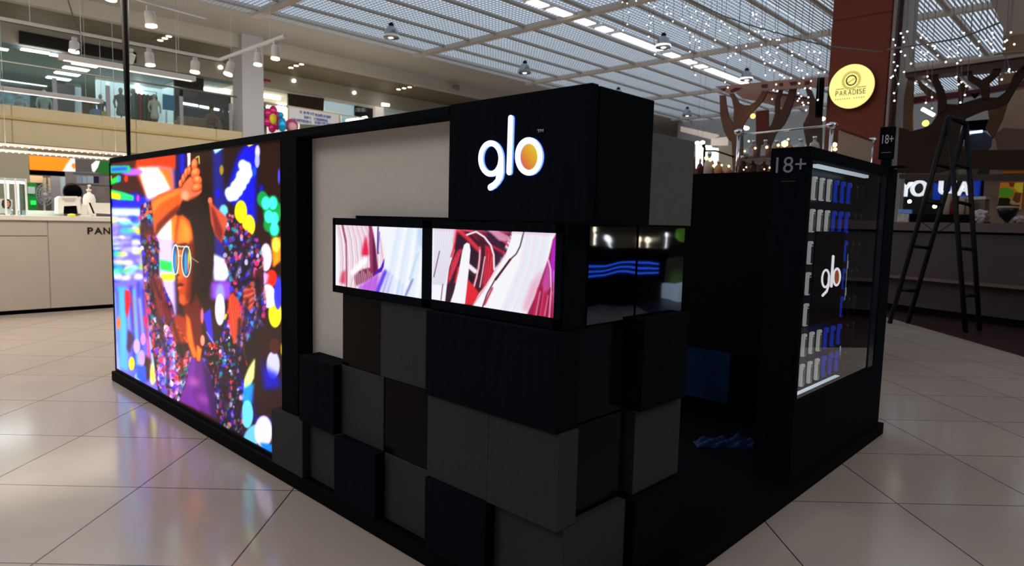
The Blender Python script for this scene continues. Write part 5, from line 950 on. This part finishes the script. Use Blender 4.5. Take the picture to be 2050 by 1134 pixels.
# far end details
ply('bright_window',g1([(72,850),(245,860),(250,880),(325,890),(325,1120),(72,1120)]),26,mat('window_glow',(.9,.9,.85),em=.95,ecol=(1,.97,.9)),'bright far window seen right of the pale grey box','window')
ply('ledge',g1([(-100,640),(330,735),(330,760),(250,790),(-100,700)]),27,mat('ledge_pale',(.32,.29,.26)),'white ledge line far behind the perfume stand','ledge')
ply('ledge_block',g1([(245,780),(440,760),(440,860),(245,860)]),26.5,mat('ledge_grey',(.38,.34,.30)),'grey-beige block under the white ledge','block')
ply('far_wall',g1([(325,860),(520,860),(520,1150),(325,1150)]),27,mat('far_grey',(.16,.15,.12),noise=.2,nscale=1),'dim wall behind the small gold lamps','wall')
t=thing('display_figure',(P(1410,300,'v',10).x,10,1.5),'dark jointed lamp arm against the bright far window','lamp'); 
MB().tube([P(*g1([(x,y)])[0],'v',10) for x,y in [(165,1200),(170,940),(175,890),(160,865)]],.02,8).ball(P(*g1([(162,862)])[0],'v',10),.03,2).tube([P(*g1([(x,y)])[0],'v',10) for x,y in [(170,920),(300,920),(510,990)]],.014,6).build('arm',blackm,t)
# ================= perfume stand =================
VQ=5.5; pt=thing('perfume_stand',(-2.4,6,0),'perfume stand with brown body and glass rail behind the showcase','counter')
zs=P(1531,316,'v',VQ).z; uR_=P(1664,280,'v',VQ).x; uLq=P(1478,290,'v',VQ).x; ztp=P(1570,261,'v',VQ).z
MB().box(uLq-.5,uR_,VQ,6.6,0,1.40).build('body',mat('stand_brown',(.12,.07,.05),rough=.5),pt)
MB().box(uLq,uR_,VQ+.02,VQ+.5,zs-.012,zs).build('shelf',mat('shelf_amber',(.35,.20,.13),rough=.3),pt)
kn=mat('knob_chrome',(.7,.72,.75),rough=.15,metal=1)
for (u,v,y) in ((uLq,VQ,P(1476,259,'v',VQ).z),(uR_,VQ,P(1664,245,'v',VQ).z),(uR_,6.55,P(1745,275,'u',uR_).z)):
    MB().lathe((u,v,1.40),[(.014,0),(.014,y-1.40-.05)],12).lathe((u,v,y-.05),[(.02,0),(.04,.015),(.042,.035),(.02,.05)],16).build('rail_post',kn,pt)
MB().tube([(uLq,VQ,ztp-.01),(uR_,VQ,ztp+.01)],.009,10).build('rail',kn,pt)
MB().box(uLq+.01,uR_-.01,VQ-.004,VQ+.004,1.45,ztp-.015).box(uR_-.004,uR_+.004,VQ+.01,VQ+.25,1.45,ztp-.015).build('glass_pane',glass,pt)
a=P(1681,263,'u',uR_); b_=P(1745,285,'u',uR_); MB().box(uR_-.01,uR_+.006,a.y,b_.y,1.60,1.885).build('side_panel',mat('side_beige',(.40,.31,.24),rough=.6),pt); MB().box(uR_-.012,uR_+.01,a.y,b_.y,1.885,1.90).build('panel_rim',mat('rim_darkred',(.12,.03,.02)),pt)
liq=[mat('scent_amber',(.45,.22,.10),rough=.15),mat('scent_rose',(.38,.17,.16),rough=.15),mat('scent_pale',(.5,.42,.38),rough=.15),mat('scent_wine',(.10,.015,.02),rough=.15)]
bg2=glass_mat('bottle_glass',(.75,.72,.70),3); lab=mat('label_grey',(.42,.38,.42),rough=.6)
wn=['leftmost','second','third','fourth','fifth','rightmost']
def bottle(x,yt,yb,wpx,v,li,label,group,labeled=True):
    b0=P(x,yb,'v',v); h=P(x,yt,'v',v).z-b0.z; d=(b0-CAM).dot(AX_F); r=wpx/2*d/FPX; t=thing('perfume_bottle',b0,label,'bottle',group)
    MB().lathe(b0,[(r,0),(r,h*.55),(r*.75,h*.68),(r*.3,h*.76),(r*.3,h*.86)],16).build('flask',liq[li],t); MB().lathe(b0+Vector((0,0,h*.85)),[(r*.42,0),(r*.42,h*.15)],12).build('cap',kn,t)
    if labeled: MB().box(b0.x-r*.6,b0.x+r*.55,v-r*1.06,v-r*.98,b0.z+h*.08,b0.z+h*.5).build('label',lab,t)
for i,(x,yt,w_,li) in enumerate([(1507,281,17,1),(1531,280,18,1),(1553,281,17,0),(1576,279,20,0),(1601,278,18,2),(1629,273,20,2)]): bottle(x,yt,316,w_,5.75,li,f'{wn[i]} bottle on the upper shelf of the perfume stand','perfume bottles on the upper shelf')
for i,(x,yt,w_,li) in enumerate([(1484,312,16,3),(1506,318,15,3),(1528,319,15,3),(1542,322,12,0)]): bottle(x,yt,352,w_,5.62,li,f'{["leftmost","second","third","rightmost"][i]} dark bottle on the lower shelf under the upper bottles','perfume bottles on the lower shelf',False)
for i,(x,yt,w_,li) in enumerate([(1400,318,12,3),(1418,305,20,2),(1437,322,16,0),(1456,330,16,0)]): bottle(x,yt,356,w_,5.8,li,f'{["small dark","tall bright","squat amber","short amber"][i]} bottle left of the perfume stand glass, near the grey box','perfume bottles beside the glass rail',False)
gd=mat('gold_glow',(1,.7,.3),em=3,ecol=(1,.66,.28))
for i,(x,y,r) in enumerate([(1571,288,.030),(1512,297,.011),(1535,295,.013),(1558,291,.013),(1578,279,.009),(1491,303,.010),(1499,283,.010),(1414,317,.020),(1422,320,.018),(1429,332,.014),(1459,333,.012),(1445,331,.010),(1494,335,.008),(1541,336,.009),(1530,339,.007),(1489,340,.007),(1671,290,.02),(1672,299,.016)]):
    q=P(x,y,'v',5.56); tag(MB().ball(q,r,1).build('glow_light',gd),['largest glowing','tiny'][i>0]+' warm light among the perfume bottles' if i<1 else f'tiny warm light point among the perfume bottles, {["zeroth","over the second bottle","over the third bottle","over the fourth bottle","above the golden glow","at the left glass edge","near the glass corner post","brightest left of the glass","beside the brightest left one","low beside the tall bottle","left of the lower shelf","between the amber bottles","low at the left post","low beside the age mark","low above the wall edge","lowest near the age mark","lowest at the left post","upper one behind the corner post","lower one behind the corner post"][i]}','light',None if i<1 else 'tiny warm lights among the perfume bottles')
# ================= cafe =================
VC=10.5
t=thing('cafe_beam',(P(1930,130,'v',VC).x,VC,P(1930,130,'v',VC).z),'plum cafe roof beam with a pale top edge at the right','canopy')
MB().poly_px(g2([(130,320),(1300,165),(1300,185),(130,345)]),'v',VC-.05,.5).build('top_edge',mat('beam_pale',(.32,.26,.22),rough=.5),t); MB().poly_px(g2([(130,345),(1300,190),(1300,270),(130,385)]),'v',VC,.3).build('beam',mat('beam_plum',(.055,.022,.024),rough=.35),t)
t=thing('cafe_rail',(P(1930,180,'v',VC+1.2).x,VC+1.2,P(1930,180,'v',VC+1.2).z),'dark magenta rear rail of the cafe roof with heart-shaped holes','canopy')
MB().poly_px(g2([(180,548),(700,482),(1300,370),(1300,420),(700,530),(180,600)]),'v',VC+1.2,.1).build('rail',mat('rail_magenta',(.09,.012,.035),rough=.4),t)
MB().poly_px(g2([(665,510),(692,520),(730,508),(722,535),(692,560),(668,535)]),'v',VC+1.19,.012).build('heart_hole',dull,t)
ply('plywood_tree',g2([(430,640),(470,600),(560,605),(750,548),(880,548),(930,512),(980,440),(1010,360),(1100,283),(1180,230),(1180,330),(1100,370),(1050,430),(1000,520),(960,590),(880,630),(760,655),(620,715),(575,790),(555,960),(700,975),(1300,970),(1300,1135),(900,1135),(560,1125),(400,1160),(60,1160),(80,790),(120,800),(180,822),(280,795),(340,765),(390,690)]),VC+.05,wood2,'large dark plywood tree spanning the cafe front with a long limb','tree cutout')
ply('plywood_branch',g2([(300,330),(370,320),(400,400),(440,480),(460,560),(460,640),(390,690),(395,560),(370,470),(330,400)]),VC+.03,wood2,'dark curved branch at the left of the cafe beam','branch')
ply('plywood_branch',g2([(610,330),(660,320),(670,360),(750,405),(820,360),(850,310),(910,295),(890,360),(810,430),(810,560),(750,560),(745,480),(640,410)]),VC+.03,wood2,'dark Y-shaped branch under the middle of the cafe beam','branch')
ply('plywood_branch',g2([(150,400),(200,380),(192,540),(190,822),(110,800),(120,540)]),VC+.6,wood3,'lighter upright plywood branch at the left end of the cafe','branch')
ply('plywood_branch',g2([(215,375),(270,430),(330,480),(390,520),(390,570),(300,530),(240,460)]),VC+.6,wood3,'lighter slanting plywood branch behind the dark curved one','branch')
ply('plywood_branch',g2([(545,350),(600,430),(640,470),(600,540),(580,640),(560,640),(560,470)]),VC+.6,wood3,'lighter plywood branch in the middle of the cafe','branch')
ply('plywood_branch',g2([(800,645),(960,590),(920,720),(840,880),(780,800),(810,720)]),VC+.6,wood3,'lighter plywood branch below the long limb','branch')
ply('beige_partition',g2([(1010,500),(1300,430),(1300,1000),(810,1000),(810,965),(870,790),(950,640)]),VC+1.0,mat('cafe_beige',(.46,.33,.25),rough=.6),'beige curved cafe wall at the right edge','panel')
ply('cushion_panel',g2([(855,870),(870,835),(930,795),(1100,805),(1300,830),(1300,975),(880,975)]),VC+.5,mat('mauve_brown',(.15,.085,.07),rough=.7),'mauve-brown rounded panel at the right edge','panel')
ply('cushion_panel',g2([(652,860),(700,830),(780,830),(832,870),(820,950),(800,968),(652,965)]),VC+.5,mat('blue_grey',(.045,.05,.075),rough=.7),'blue-grey rounded panel behind the ladder top','panel')
ply('dark_opening',g2([(620,740),(800,725),(800,815),(640,810)]),VC+1.3,dull,'dark opening behind the long limb of the cafe tree','panel')
ply('cafe_cladding',[(1985,-60),(2200,-60),(2200,130),(2010,115),(2008,50),(1985,10)],VC+1.6,mat('cladding_beige',(.42,.34,.28),rough=.6),'beige cladding block at the top right corner','panel')
ply('cafe_cladding',[(2008,72),(2200,52),(2200,110),(2008,112)],VC+1.5,mat('cladding_tan',(.28,.17,.10),rough=.6),'tan cladding strip below the beige block','panel')
ply('cafe_cladding',[(1998,150),(2200,120),(2200,175),(1998,180)],VC+1.5,MATS['cladding_tan'],'tan cladding behind the cafe roof beam','panel')
q=P(1859,226,'v',11.6); tag(MB().tube([P(1846,218,'v',11.6),P(1870,231,'v',11.6)],.026,8).build('tube_lamp',lampw),'slanting warm tube lamp behind the cafe tree','lamp')
q=P(1853,247,'v',11.4); tag(MB().ball(q,.045,2).build('lamp',MATS['yellow_lamp']),'yellow lamp left of the ladder top','lamp')
tag(MB().tube([P(1941,266,'v',10.9),P(1967,263,'v',10.9)],.018,8).build('tube_lamp',led_mat('blue_white',(.5,.6,1),2)),'thin blue-white tube lamp right of the ladder top','lamp')
# counter
A=P(1795,625,'z',0); Bq=P(1990,652,'z',0); dr=(Bq-A).normalized(); nb=Vector((-dr.y,dr.x,0)); A2=A-dr*.9; B2=A+dr*5.0
cm=mat('cafe_counter_dark',(.055,.043,.050),rough=.6,spec=.2,noise=.1,nscale=3)
t=thing('cafe_counter',A.lerp(Bq,.5),'dark grey-brown cafe bar counter behind the ladder','counter')
def strip(a,b_,n0,n1,z0,z1): return MB().prism([a+nb*n0+Vector((0,0,z0)),b_+nb*n0+Vector((0,0,z0)),b_+nb*n1+Vector((0,0,z0)),a+nb*n1+Vector((0,0,z0))],(0,0,z1-z0))
strip(A2,B2,.02,.5,.10,1.08).build('body',cm,t); strip(A2,B2,.06,.45,0,.10).build('kick_board',dull,t); strip(A2,B2,-.03,.5,1.11,1.22).build('worktop',mat('cafe_top',(.10,.075,.078),rough=.5,spec=.2),t); strip(A2,B2,.03,.45,1.08,1.11).build('shadow_gap',dull,t)
strip(A2,B2,-.16,.04,.47,.50).build('foot_ledge',mat('ledge_brown',(.13,.085,.07),rough=.4),t)
def CP(x,y,n=.25):
    d=ray(x,y); p0=A+nb*n; k=(p0-CAM).dot(nb)/d.dot(nb); return CAM+d*k
def cpl(name,pts,n,m,label,cat,th=.05,parent=None):
    mb=MB().prism([CP(x,y,n) for x,y in pts],nb*th); o=mb.build(name,m,parent); return o if parent is not None else tag(o,label,cat)
def h8(p): return [(1780+x/7.593,340+y/7.593) for x,y in p]
# back of the cafe: dark wall with lit letters
t=thing('letter_sign',CP(1870,380,2.2),'lit white letters on a black and blue board behind the cafe bar','sign')
cpl('board',[(1760,352),(1975,352),(1975,440),(1760,440)],2.25,mat('letter_board',(.006,.006,.008),rough=.4),0,0,.05,t)
bp=mat('panel_blue',(.01,.04,.42),rough=.4,em=.25,ecol=(.01,.05,.6))
for q in ([(680,205),(800,215),(760,460),(655,455)],[(905,175),(940,165),(940,330),(870,340)],[(1285,160),(1385,170),(1360,410),(1290,410)],[(1060,365),(1225,385),(1225,415),(1070,405)]): cpl('blue_panel',h8(q),2.2,bp,0,0,.03,t)
lt=mat('letters_lit',(.8,.8,.8),em=.75,ecol=(.85,.93,1))
def let(ch,x0,y0,x1,y1):
    a=CP(x0,y1,2.15); r=CP(x1,y1,2.15)-a; h=CP(x0,y0,2.15).z-a.z; text_mb(ch,a,dr,(0,0,1),r.length,h,.05,bold=.012).build('letter',lt,t)
let('Y',1802.5,366,1826.5,394); let('O',1824.5,362.5,1856.5,394); let('U',1881,363,1913,391); let('A',1918,364.5,1943,392)
for x,y,l in [(165,442,'orange light point under the lit letters, far left'),(310,483,'white light point under the lit letters'),(692,560,'bright light point between the ladder legs')]: tag(MB().ball(CP(*h8([(x,y)])[0],1.6),.028,2).build('lamp',MATS['yellow_lamp'] if x<200 else lampw),l,'lamp')
# things on the bar
cupw=mat('cup_beige',(.42,.34,.30),rough=.5); cupr=mat('cup_red',(.16,.01,.015),rough=.5)
def cup(x,yt,yb,wt,wb,m,label,n=.3,cat='cup',name='cup_stack'):
    b_=CP(x,yb,n); h=CP(x,yt,n).z-b_.z; s=(b_-CAM).dot(AX_F)/FPX; return tag(MB().lathe(b_,[(wb/2*s,0),(wt/2*s,h*.97),(wt/2*s*1.05,h)],18).build(name,m),label,cat)
t=thing('black_tray',CP(1890,447,.28),'long black tray on the cafe bar behind the ladder','tray'); cpl('base',[(1820,447),(1965,448),(1965,444),(1820,443)],.28,dull,0,0,.2,t); cpl('front_lip',[(1820,443),(1965,444),(1962,430),(1822,429)],.26,dull,0,0,.015,t)
cup(1894,388,446,16,12,cupw,'beige stack of cups between the ladder rails',.42); cup(1907,402,446,11,9,cupr,'dark red stack of cups between the ladder rails',.42); cup(1924,394,446,13,10,cupw,'beige cup stack right of the red one',.42); cup(1938,398,446,12,10,mat('cup_tan',(.30,.22,.16),rough=.5),'tan cup stack below the lit letter A',.42)
t=thing('glass_box',CP(1960,445,.5),'pale box with tan front right of the cups','box'); cpl('body',[(1931,398),(1972,396),(1971,428),(1932,428)],.55,mat('box_tan',(.17,.13,.10)),0,0,.1,t); cpl('lid',[(1929,395),(1973,393),(1973,399),(1930,401)],.54,mat('lid_pale',(.55,.58,.58)),0,0,.12,t)
t=thing('price_stand',CP(1808,447,.2),'small blue and white printed stand at the left end of the cafe bar','stand'); cpl('card',[(1796,447),(1817,448),(1819,428),(1798,426)],.2,mat('card_pale',(.42,.40,.38),noise=.5,nscale=40),0,0,.02,t); cpl('header',[(1798,426),(1824,428),(1825,420),(1798,419)],.19,mat('header_blue',(.12,.25,.62),em=.12,ecol=(.1,.2,.6)),0,0,.02,t)
# goblet and poster
g=CP(2015,447,.25); s=(g-CAM).dot(AX_F)/FPX; h=CP(2015,411,.25).z-g.z; t=thing('goblet',g,'big black goblet-shaped cup standing on the cafe bar','cup')
MB().lathe(g,[(6*s,0),(3*s,h*.04),(5*s,h*.14),(13*s,h*.35),(17.5*s,h*.65),(18*s,h*.82)],24).build('bowl',mat('goblet_black',(.01,.01,.01),rough=.15),t); MB().lathe(g+Vector((0,0,h*.82)),[(18*s,0),(18*s,h*.13)],24).build('band',mat('goblet_band',(.35,.33,.25),rough=.4),t); MB().lathe(g+Vector((0,0,h*.95)),[(18.5*s,0),(18.5*s,h*.05)],24).build('lid',dull,t)
cpl('cafe_pillar',[(1972,335),(2120,335),(2120,452),(1966,450)],1.2,mat('pillar_beige',(.34,.24,.19),rough=.6),'beige cafe wall behind the goblet and the poster','wall')
t=thing('fruit_poster',CP(2022,420,1.1),'bright fruit poster with a green apple shape behind the goblet','poster')
def fp(n,q,m,k): cpl(n,h8(q),1.15-.01*k,m,0,0,.008,t)
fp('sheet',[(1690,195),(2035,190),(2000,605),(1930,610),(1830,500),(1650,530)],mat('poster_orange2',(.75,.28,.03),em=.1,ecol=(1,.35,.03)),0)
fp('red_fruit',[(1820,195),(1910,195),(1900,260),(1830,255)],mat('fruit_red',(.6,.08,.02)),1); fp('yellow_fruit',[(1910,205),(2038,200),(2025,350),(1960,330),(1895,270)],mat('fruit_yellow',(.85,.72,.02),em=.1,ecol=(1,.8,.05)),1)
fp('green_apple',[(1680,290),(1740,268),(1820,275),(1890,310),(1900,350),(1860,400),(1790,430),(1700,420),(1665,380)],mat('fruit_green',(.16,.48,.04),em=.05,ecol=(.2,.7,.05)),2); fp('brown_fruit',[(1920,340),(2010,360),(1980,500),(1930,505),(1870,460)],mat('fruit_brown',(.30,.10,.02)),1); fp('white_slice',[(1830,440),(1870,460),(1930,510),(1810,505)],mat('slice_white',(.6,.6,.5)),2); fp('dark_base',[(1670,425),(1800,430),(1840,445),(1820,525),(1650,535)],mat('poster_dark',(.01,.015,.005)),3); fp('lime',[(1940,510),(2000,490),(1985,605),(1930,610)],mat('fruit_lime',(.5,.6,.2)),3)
t=thing('top_poster',CP(2030,345,1.0),'strip of an orange and red poster above the black shelf bar at the right edge','poster'); fp('sheet',[(1705,5),(2100,0),(2100,60),(1705,75)],mat('poster_red',(.7,.12,.02)),4); fp('stripe',[(1720,30),(2100,22),(2100,48),(1710,58)],mat('poster_yel',(.8,.5,.05)),5)
t=thing('bottles_shelf',CP(1930,348,.9),'pale and green jars above the black shelf bar','jars'); 
for x0,x1,c in ((1045,1200,(.40,.42,.30)),(1265,1350,(.25,.15,.15)),(1370,1480,(.03,.10,.06))): cpl('jar',h8([(x0,0),(x1,0),(x1-8,80),(x0+8,80)]),.95,mat(f'jar_{x0}',c,rough=.3),0,0,.08,t)
tag(MB().prism([CP(x,y,.4) for x,y in [(1800,349),(2200,349),(2200,362),(1880,361),(1800,358)]],nb*.12).build('shelf_bar',mat('bar_dark',(.035,.024,.022),rough=.5)),'long dark shelf bar above the cafe counter','shelf')
# crumpled film beside the goblet
fmt=mat('clear_film',(.42,.38,.38),rough=.25)
for x,y,wp,hp,l in [(1962,446,30,28,'left of the goblet'),(2040,446,24,16,'right of the goblet')]:
    mb=MB(); c=CP(x,y,.3); s=(c-CAM).dot(AX_F)/FPX; q=bmesh.ops.create_icosphere(mb.b,subdivisions=3,radius=1)['verts']; rr=random.Random(x)
    for v in q: k=.7+.5*rr.random(); v.co=c+Vector((v.co.x*wp/2*s*k,v.co.y*.08*k,hp*.42*s+v.co.z*hp*.5*s*k))
    tag(mb.build('plastic_film',fmt),'crumpled clear plastic film on the bar '+l,'film')
# ladder
lt_=thing('ladder',P(1870,655,'z',0),'tall black folding step ladder in front of the cafe bar','ladder'); lm=mat('ladder_black',(.003,.0035,.005),rough=.5,spec=.2)
fA=P(1781,648,'z',0); fB=P(1817,648,'z',0); fC=P(1933,667,'z',0); fD=P(1961,663,'z',0)
def apex(f,g,x,y):
    m=(f+g)/2; n=Vector(((g-f).y,-(g-f).x,0)).normalized(); d=ray(x,y); # vertical plane holding both feet
    k=(f-CAM).dot(n)/d.dot(n); return CAM+d*k
T1=apex(fA,fC,1899,234); T2=apex(fB,fD,1934,248)
for a,b_ in ((fA,T1),(fC,T1),(fB,T2),(fD,T2)): MB().tube([a,b_],.026,8).build('rail',lm,lt_)
for a,b_,ta in ((fA,fB,0),(fC,fD,1)):
    for k,ht in enumerate((.175,.40,.62,.80)): MB().tube([a.lerp(T1,ht*.98),b_.lerp(T2,ht*.98)],.02,8).build('rung',lm,lt_)
MB().tube([T1,T2],.03,8).build('top_hinge',lm,lt_); MB().tube([fA.lerp(T1,.52),fA.lerp(T1,.49).lerp(fC.lerp(T1,.49),.5)-Vector((0,0,.08)),fC.lerp(T1,.52)],.006,6).build('strap',lm,lt_)
# ================= fairy lights =================
bulbs=[]
def addb(s,ox,oy,k,v): bulbs.extend([(ox+x/k,oy+y/k,v) for x,y in s])
addb([(270,18),(310,28),(325,100),(311,200),(275,250),(383,8),(487,25),(532,55),(490,130),(522,133),(502,188),(472,205),(499,254),(486,301),(537,447),(632,57),(637,115),(668,112),(603,186),(685,176),(791,54),(761,160),(787,232),(823,268),(851,301),(837,141),(875,93),(887,168),(872,328),(900,340),(823,352),(902,391),(825,425),(839,555),(870,616),(934,109),(987,152),(960,195),(979,210),(946,252),(1031,330),(1012,383),(1083,174),(1110,198),(1150,228),(1157,276),(1072,252),(1136,353),(1205,390),(1227,306),(1200,442),(1138,476),(1160,460),(1236,493),(1112,552),(1113,675),(1136,720),(1309,275),(1286,378),(1343,315),(1318,323),(1430,306),(1412,369),(1484,324),(1546,390),(1516,257),(1539,328),(1559,328),(1466,425),(1455,434),(1481,451),(1411,470),(1429,490),(1438,520),(1513,516),(1482,517),(1577,512),(1525,497),(1537,434),(1481,576),(1516,580),(1444,618),(1620,538),(1663,426),(1663,455),(1785,387),(1800,424),(1722,448),(1772,510),(1846,425),(1893,433),(1879,488),(1837,550),(1895,544),(1700,553),(1744,580),(1718,578),(1789,609),(1881,598),(1931,592),(1757,641),(1654,641),(1580,621),(1562,615),(1600,638),(1819,665),(1722,685),(1532,693),(1770,725),(1814,723),(1340,105),(1371,118),(1343,124),(1368,158),(1408,218),(1390,260),(1360,258),(1435,255)],1180,0,4.1,9.3)
addb([(1313,210),(1375,207),(1237,265),(1270,300),(1247,325),(1352,312),(1230,352),(1285,372),(1350,375),(1298,398),(1325,459),(1459,342),(940,332),(985,166),(955,230),(1000,240)],1380,140,5.67,9.3)
addb([(95,28),(147,13),(113,60),(35,78),(120,98),(48,124),(191,145),(95,176),(43,199),(129,207),(38,261),(68,292),(178,274),(50,327),(121,341),(15,387),(30,375),(75,438),(40,513),(43,575),(270,40),(257,63),(302,70),(313,114),(352,130),(372,133),(369,152),(259,181),(313,180),(287,200),(257,237),(292,242),(348,238),(394,207),(492,152),(483,216),(527,215),(557,186),(580,246),(552,271),(460,260),(565,122),(606,25),(665,110),(729,93),(723,149),(736,210),(787,82),(826,115),(845,165),(848,61),(837,25),(940,95),(955,84),(934,153),(1015,117),(988,20),(975,320),(970,334),(913,402),(311,378),(303,442),(212,432),(545,382),(587,424),(563,441),(626,456),(615,528),(578,589),(348,546),(298,592),(348,636)],1780,60,4.052,9.0)
fl=mat('fairy_bulb',(1,1,1),em=7,ecol=(1,.96,.88),sample=False); wirem=mat('fairy_wire',(.16,.15,.14),rough=.6)
bm0=MB().ball((0,0,0),.0085,2); bo=bm0.build('bulb',fl,at=(0,0,0)); bmesh_data=bo.data; bpy.data.objects.remove(bo)
bulbs.sort(key=lambda b:(b[2],round(b[0]/13)))
cnt={True:0,False:0}; ORD=['zeroth','first','second','third','fourth','fifth','sixth','seventh','eighth','ninth','tenth']+[a+b for a in ('',) for b in ('eleventh','twelfth','thirteenth','fourteenth','fifteenth','sixteenth','seventeenth','eighteenth','nineteenth','twentieth')]+[f'twenty-{x}' for x in ('first','second','third','fourth','fifth','sixth','seventh','eighth','ninth')]+['thirtieth']+[f'thirty-{x}' for x in ('first','second','third','fourth','fifth','sixth','seventh','eighth','ninth')]
from itertools import groupby
for key,gr in groupby(bulbs,key=lambda b:(b[2],round(b[0]/13))):
    gr=sorted(gr,key=lambda b:b[1]); v=key[0]+random.uniform(-.35,.35); pts=[P(x,y,'v',v) for x,y,_ in gr]; left=gr[0][0]<1660
    top=Vector((pts[0].x+random.uniform(-.05,.05),v,max(min(7.55,pts[0].z+1.2),pts[0].z+.1)))
    cnt[left]+=1; nn_=['no','one','two','three','four','five','six','seven','eight','nine','ten','eleven','twelve','thirteen'][len(gr)]; t=thing('fairy_light_strand',top,f'{nn_}-bulb fairy light strand, {ORD[cnt[left]]} from the left, '+('left of the red pillar' if left else 'at or right of the red pillar'),'fairy lights','fairy light strands left of the pillar' if left else 'fairy light strands right of the pillar')
    MB().tube([top]+[p+Vector((random.uniform(-.01,.01),.01,0)) for p in pts],.0035,5).build('wire',wirem,t)
    for p in pts: o=bpy.data.objects.new('bulb',bmesh_data); C.objects.link(o); o.parent=t; o.location=p-top
def c7(p): return [(1180+x/4.1,y/4.1) for x,y in p]
tag(MB().tube([P(x,y,'v',9.3) for x,y in c7([(700,-70),(820,0),(1100,130),(1310,205),(1540,270),(1750,330),(1960,380),(2400,430)])],.010,6).build('garland_wire',wirem),'dark carrier wire of the fairy lights left of the pillar','wire')
tag(MB().tube([P(x,y,'v',9.0) for x,y in g2([(-20,160),(170,130),(380,100),(560,70),(700,20),(900,-60)])],.010,6).build('garland_wire',wirem),'dark carrier wire of the fairy lights right of the pillar','wire')
tag(MB().tube([P(x,y,'v',9.0) for x,y in g2([(850,200),(960,185),(1180,170),(1300,160)])],.010,6).build('garland_wire',wirem),'dark wire lying along the cafe roof beam','wire')
# ================= shop island outside the frame, mirrored in the black cubes =================
t=thing('neighbour_stand',(3.3,6.5,0),'black shop island with three blue neon lines, right of the stand','counter')
MB().box(3.0,3.8,4.0,8.6,0,.74).build('body',dull,t)
nb_=led_mat('neon_blue',(.03,.14,1),2.6)
for z in (.43,.49,.555): MB().tube([(2.98,4.2,z),(2.98,8.3,z)],.011,8).build('neon_line',nb_,t)
MB().box(3.2,3.6,5.0,5.6,.74,.86).build('lit_box',mat('lit_box',(.8,.85,.9),em=1.2,ecol=(.8,.9,1)),t)
for k,(v,z) in enumerate([(5.0,2.5),(6.3,2.4),(7.5,2.6),(9.2,2.3)]): tag(corded(MB().ball((3.4,v,z),.09,2),Vector((3.4,v,z))).build('lamp',[lampc,cordm]),'lamp added over the neighbouring black shop island for reflections, '+['nearest','second','third','farthest'][k]+' one','lamp','lamps over the neighbouring island')  # out-of-view lamps added as upper reflections for the mirror cubes
def RP(x,y,u):   # where a sight line mirrored by the black cubes goes
    p0=P(x,y,'u',-1.049); d=ray(x,y); d=Vector((-d.x,d.y,d.z)); return p0+d*((u-p0.x)/d.x)
for i,(x,y,r,c) in enumerate([(1195,462,.07,'lamp_warm'),(1197,476,.05,'lamp_cool'),(1222,480,.08,'lamp_cool'),(1283,480,.07,'lamp_warm'),(1301,481,.08,'lamp_warm'),(1325,472,.06,'lamp_cool')]):
    q=RP(x,y,9.0); q.z=max(q.z,.2); tag(MB().ball(q,r,2,(1,1,1.4)).lathe((q.x,q.y,0),[(.1,0),(.02,.03),(.02,q.z-r)],10).build('reflection_lamp',MATS[c]),['first','second','third','fourth','fifth','sixth'][i]+' small low lamp added far right of the stand for reflections in the black cubes','lamp','low lamps added for reflections in the black cubes')  # added lamps supplying the bright spots mirrored in the cubes
q=RP(1362,470,8.6); tag(MB().ball((q.x,q.y,max(q.z,.35)),.3,2).build('beach_ball',mat('ball_green',(.25,.6,.05),em=.25,ecol=(.3,.8,.1))),'green ball far right of the stand, mirrored in the black cubes','ball')
q=RP(1321,572,3.0); tag(B(2.6,2.95,q.y-.10,q.y+.10,0,max(q.z+.05,.15)).build('lit_step',mat('step_white',(.8,.85,.9),em=.7,ecol=(.7,.85,1))),'small white glowing step beside the neighbouring black island','box')
tag(B(9.4,9.6,6,22,0,1.1).build('shop_parapet',mat('parapet_brown',(.03,.02,.016),noise=.8,nscale=2)),'brown patterned parapet far right of the stand','parapet')
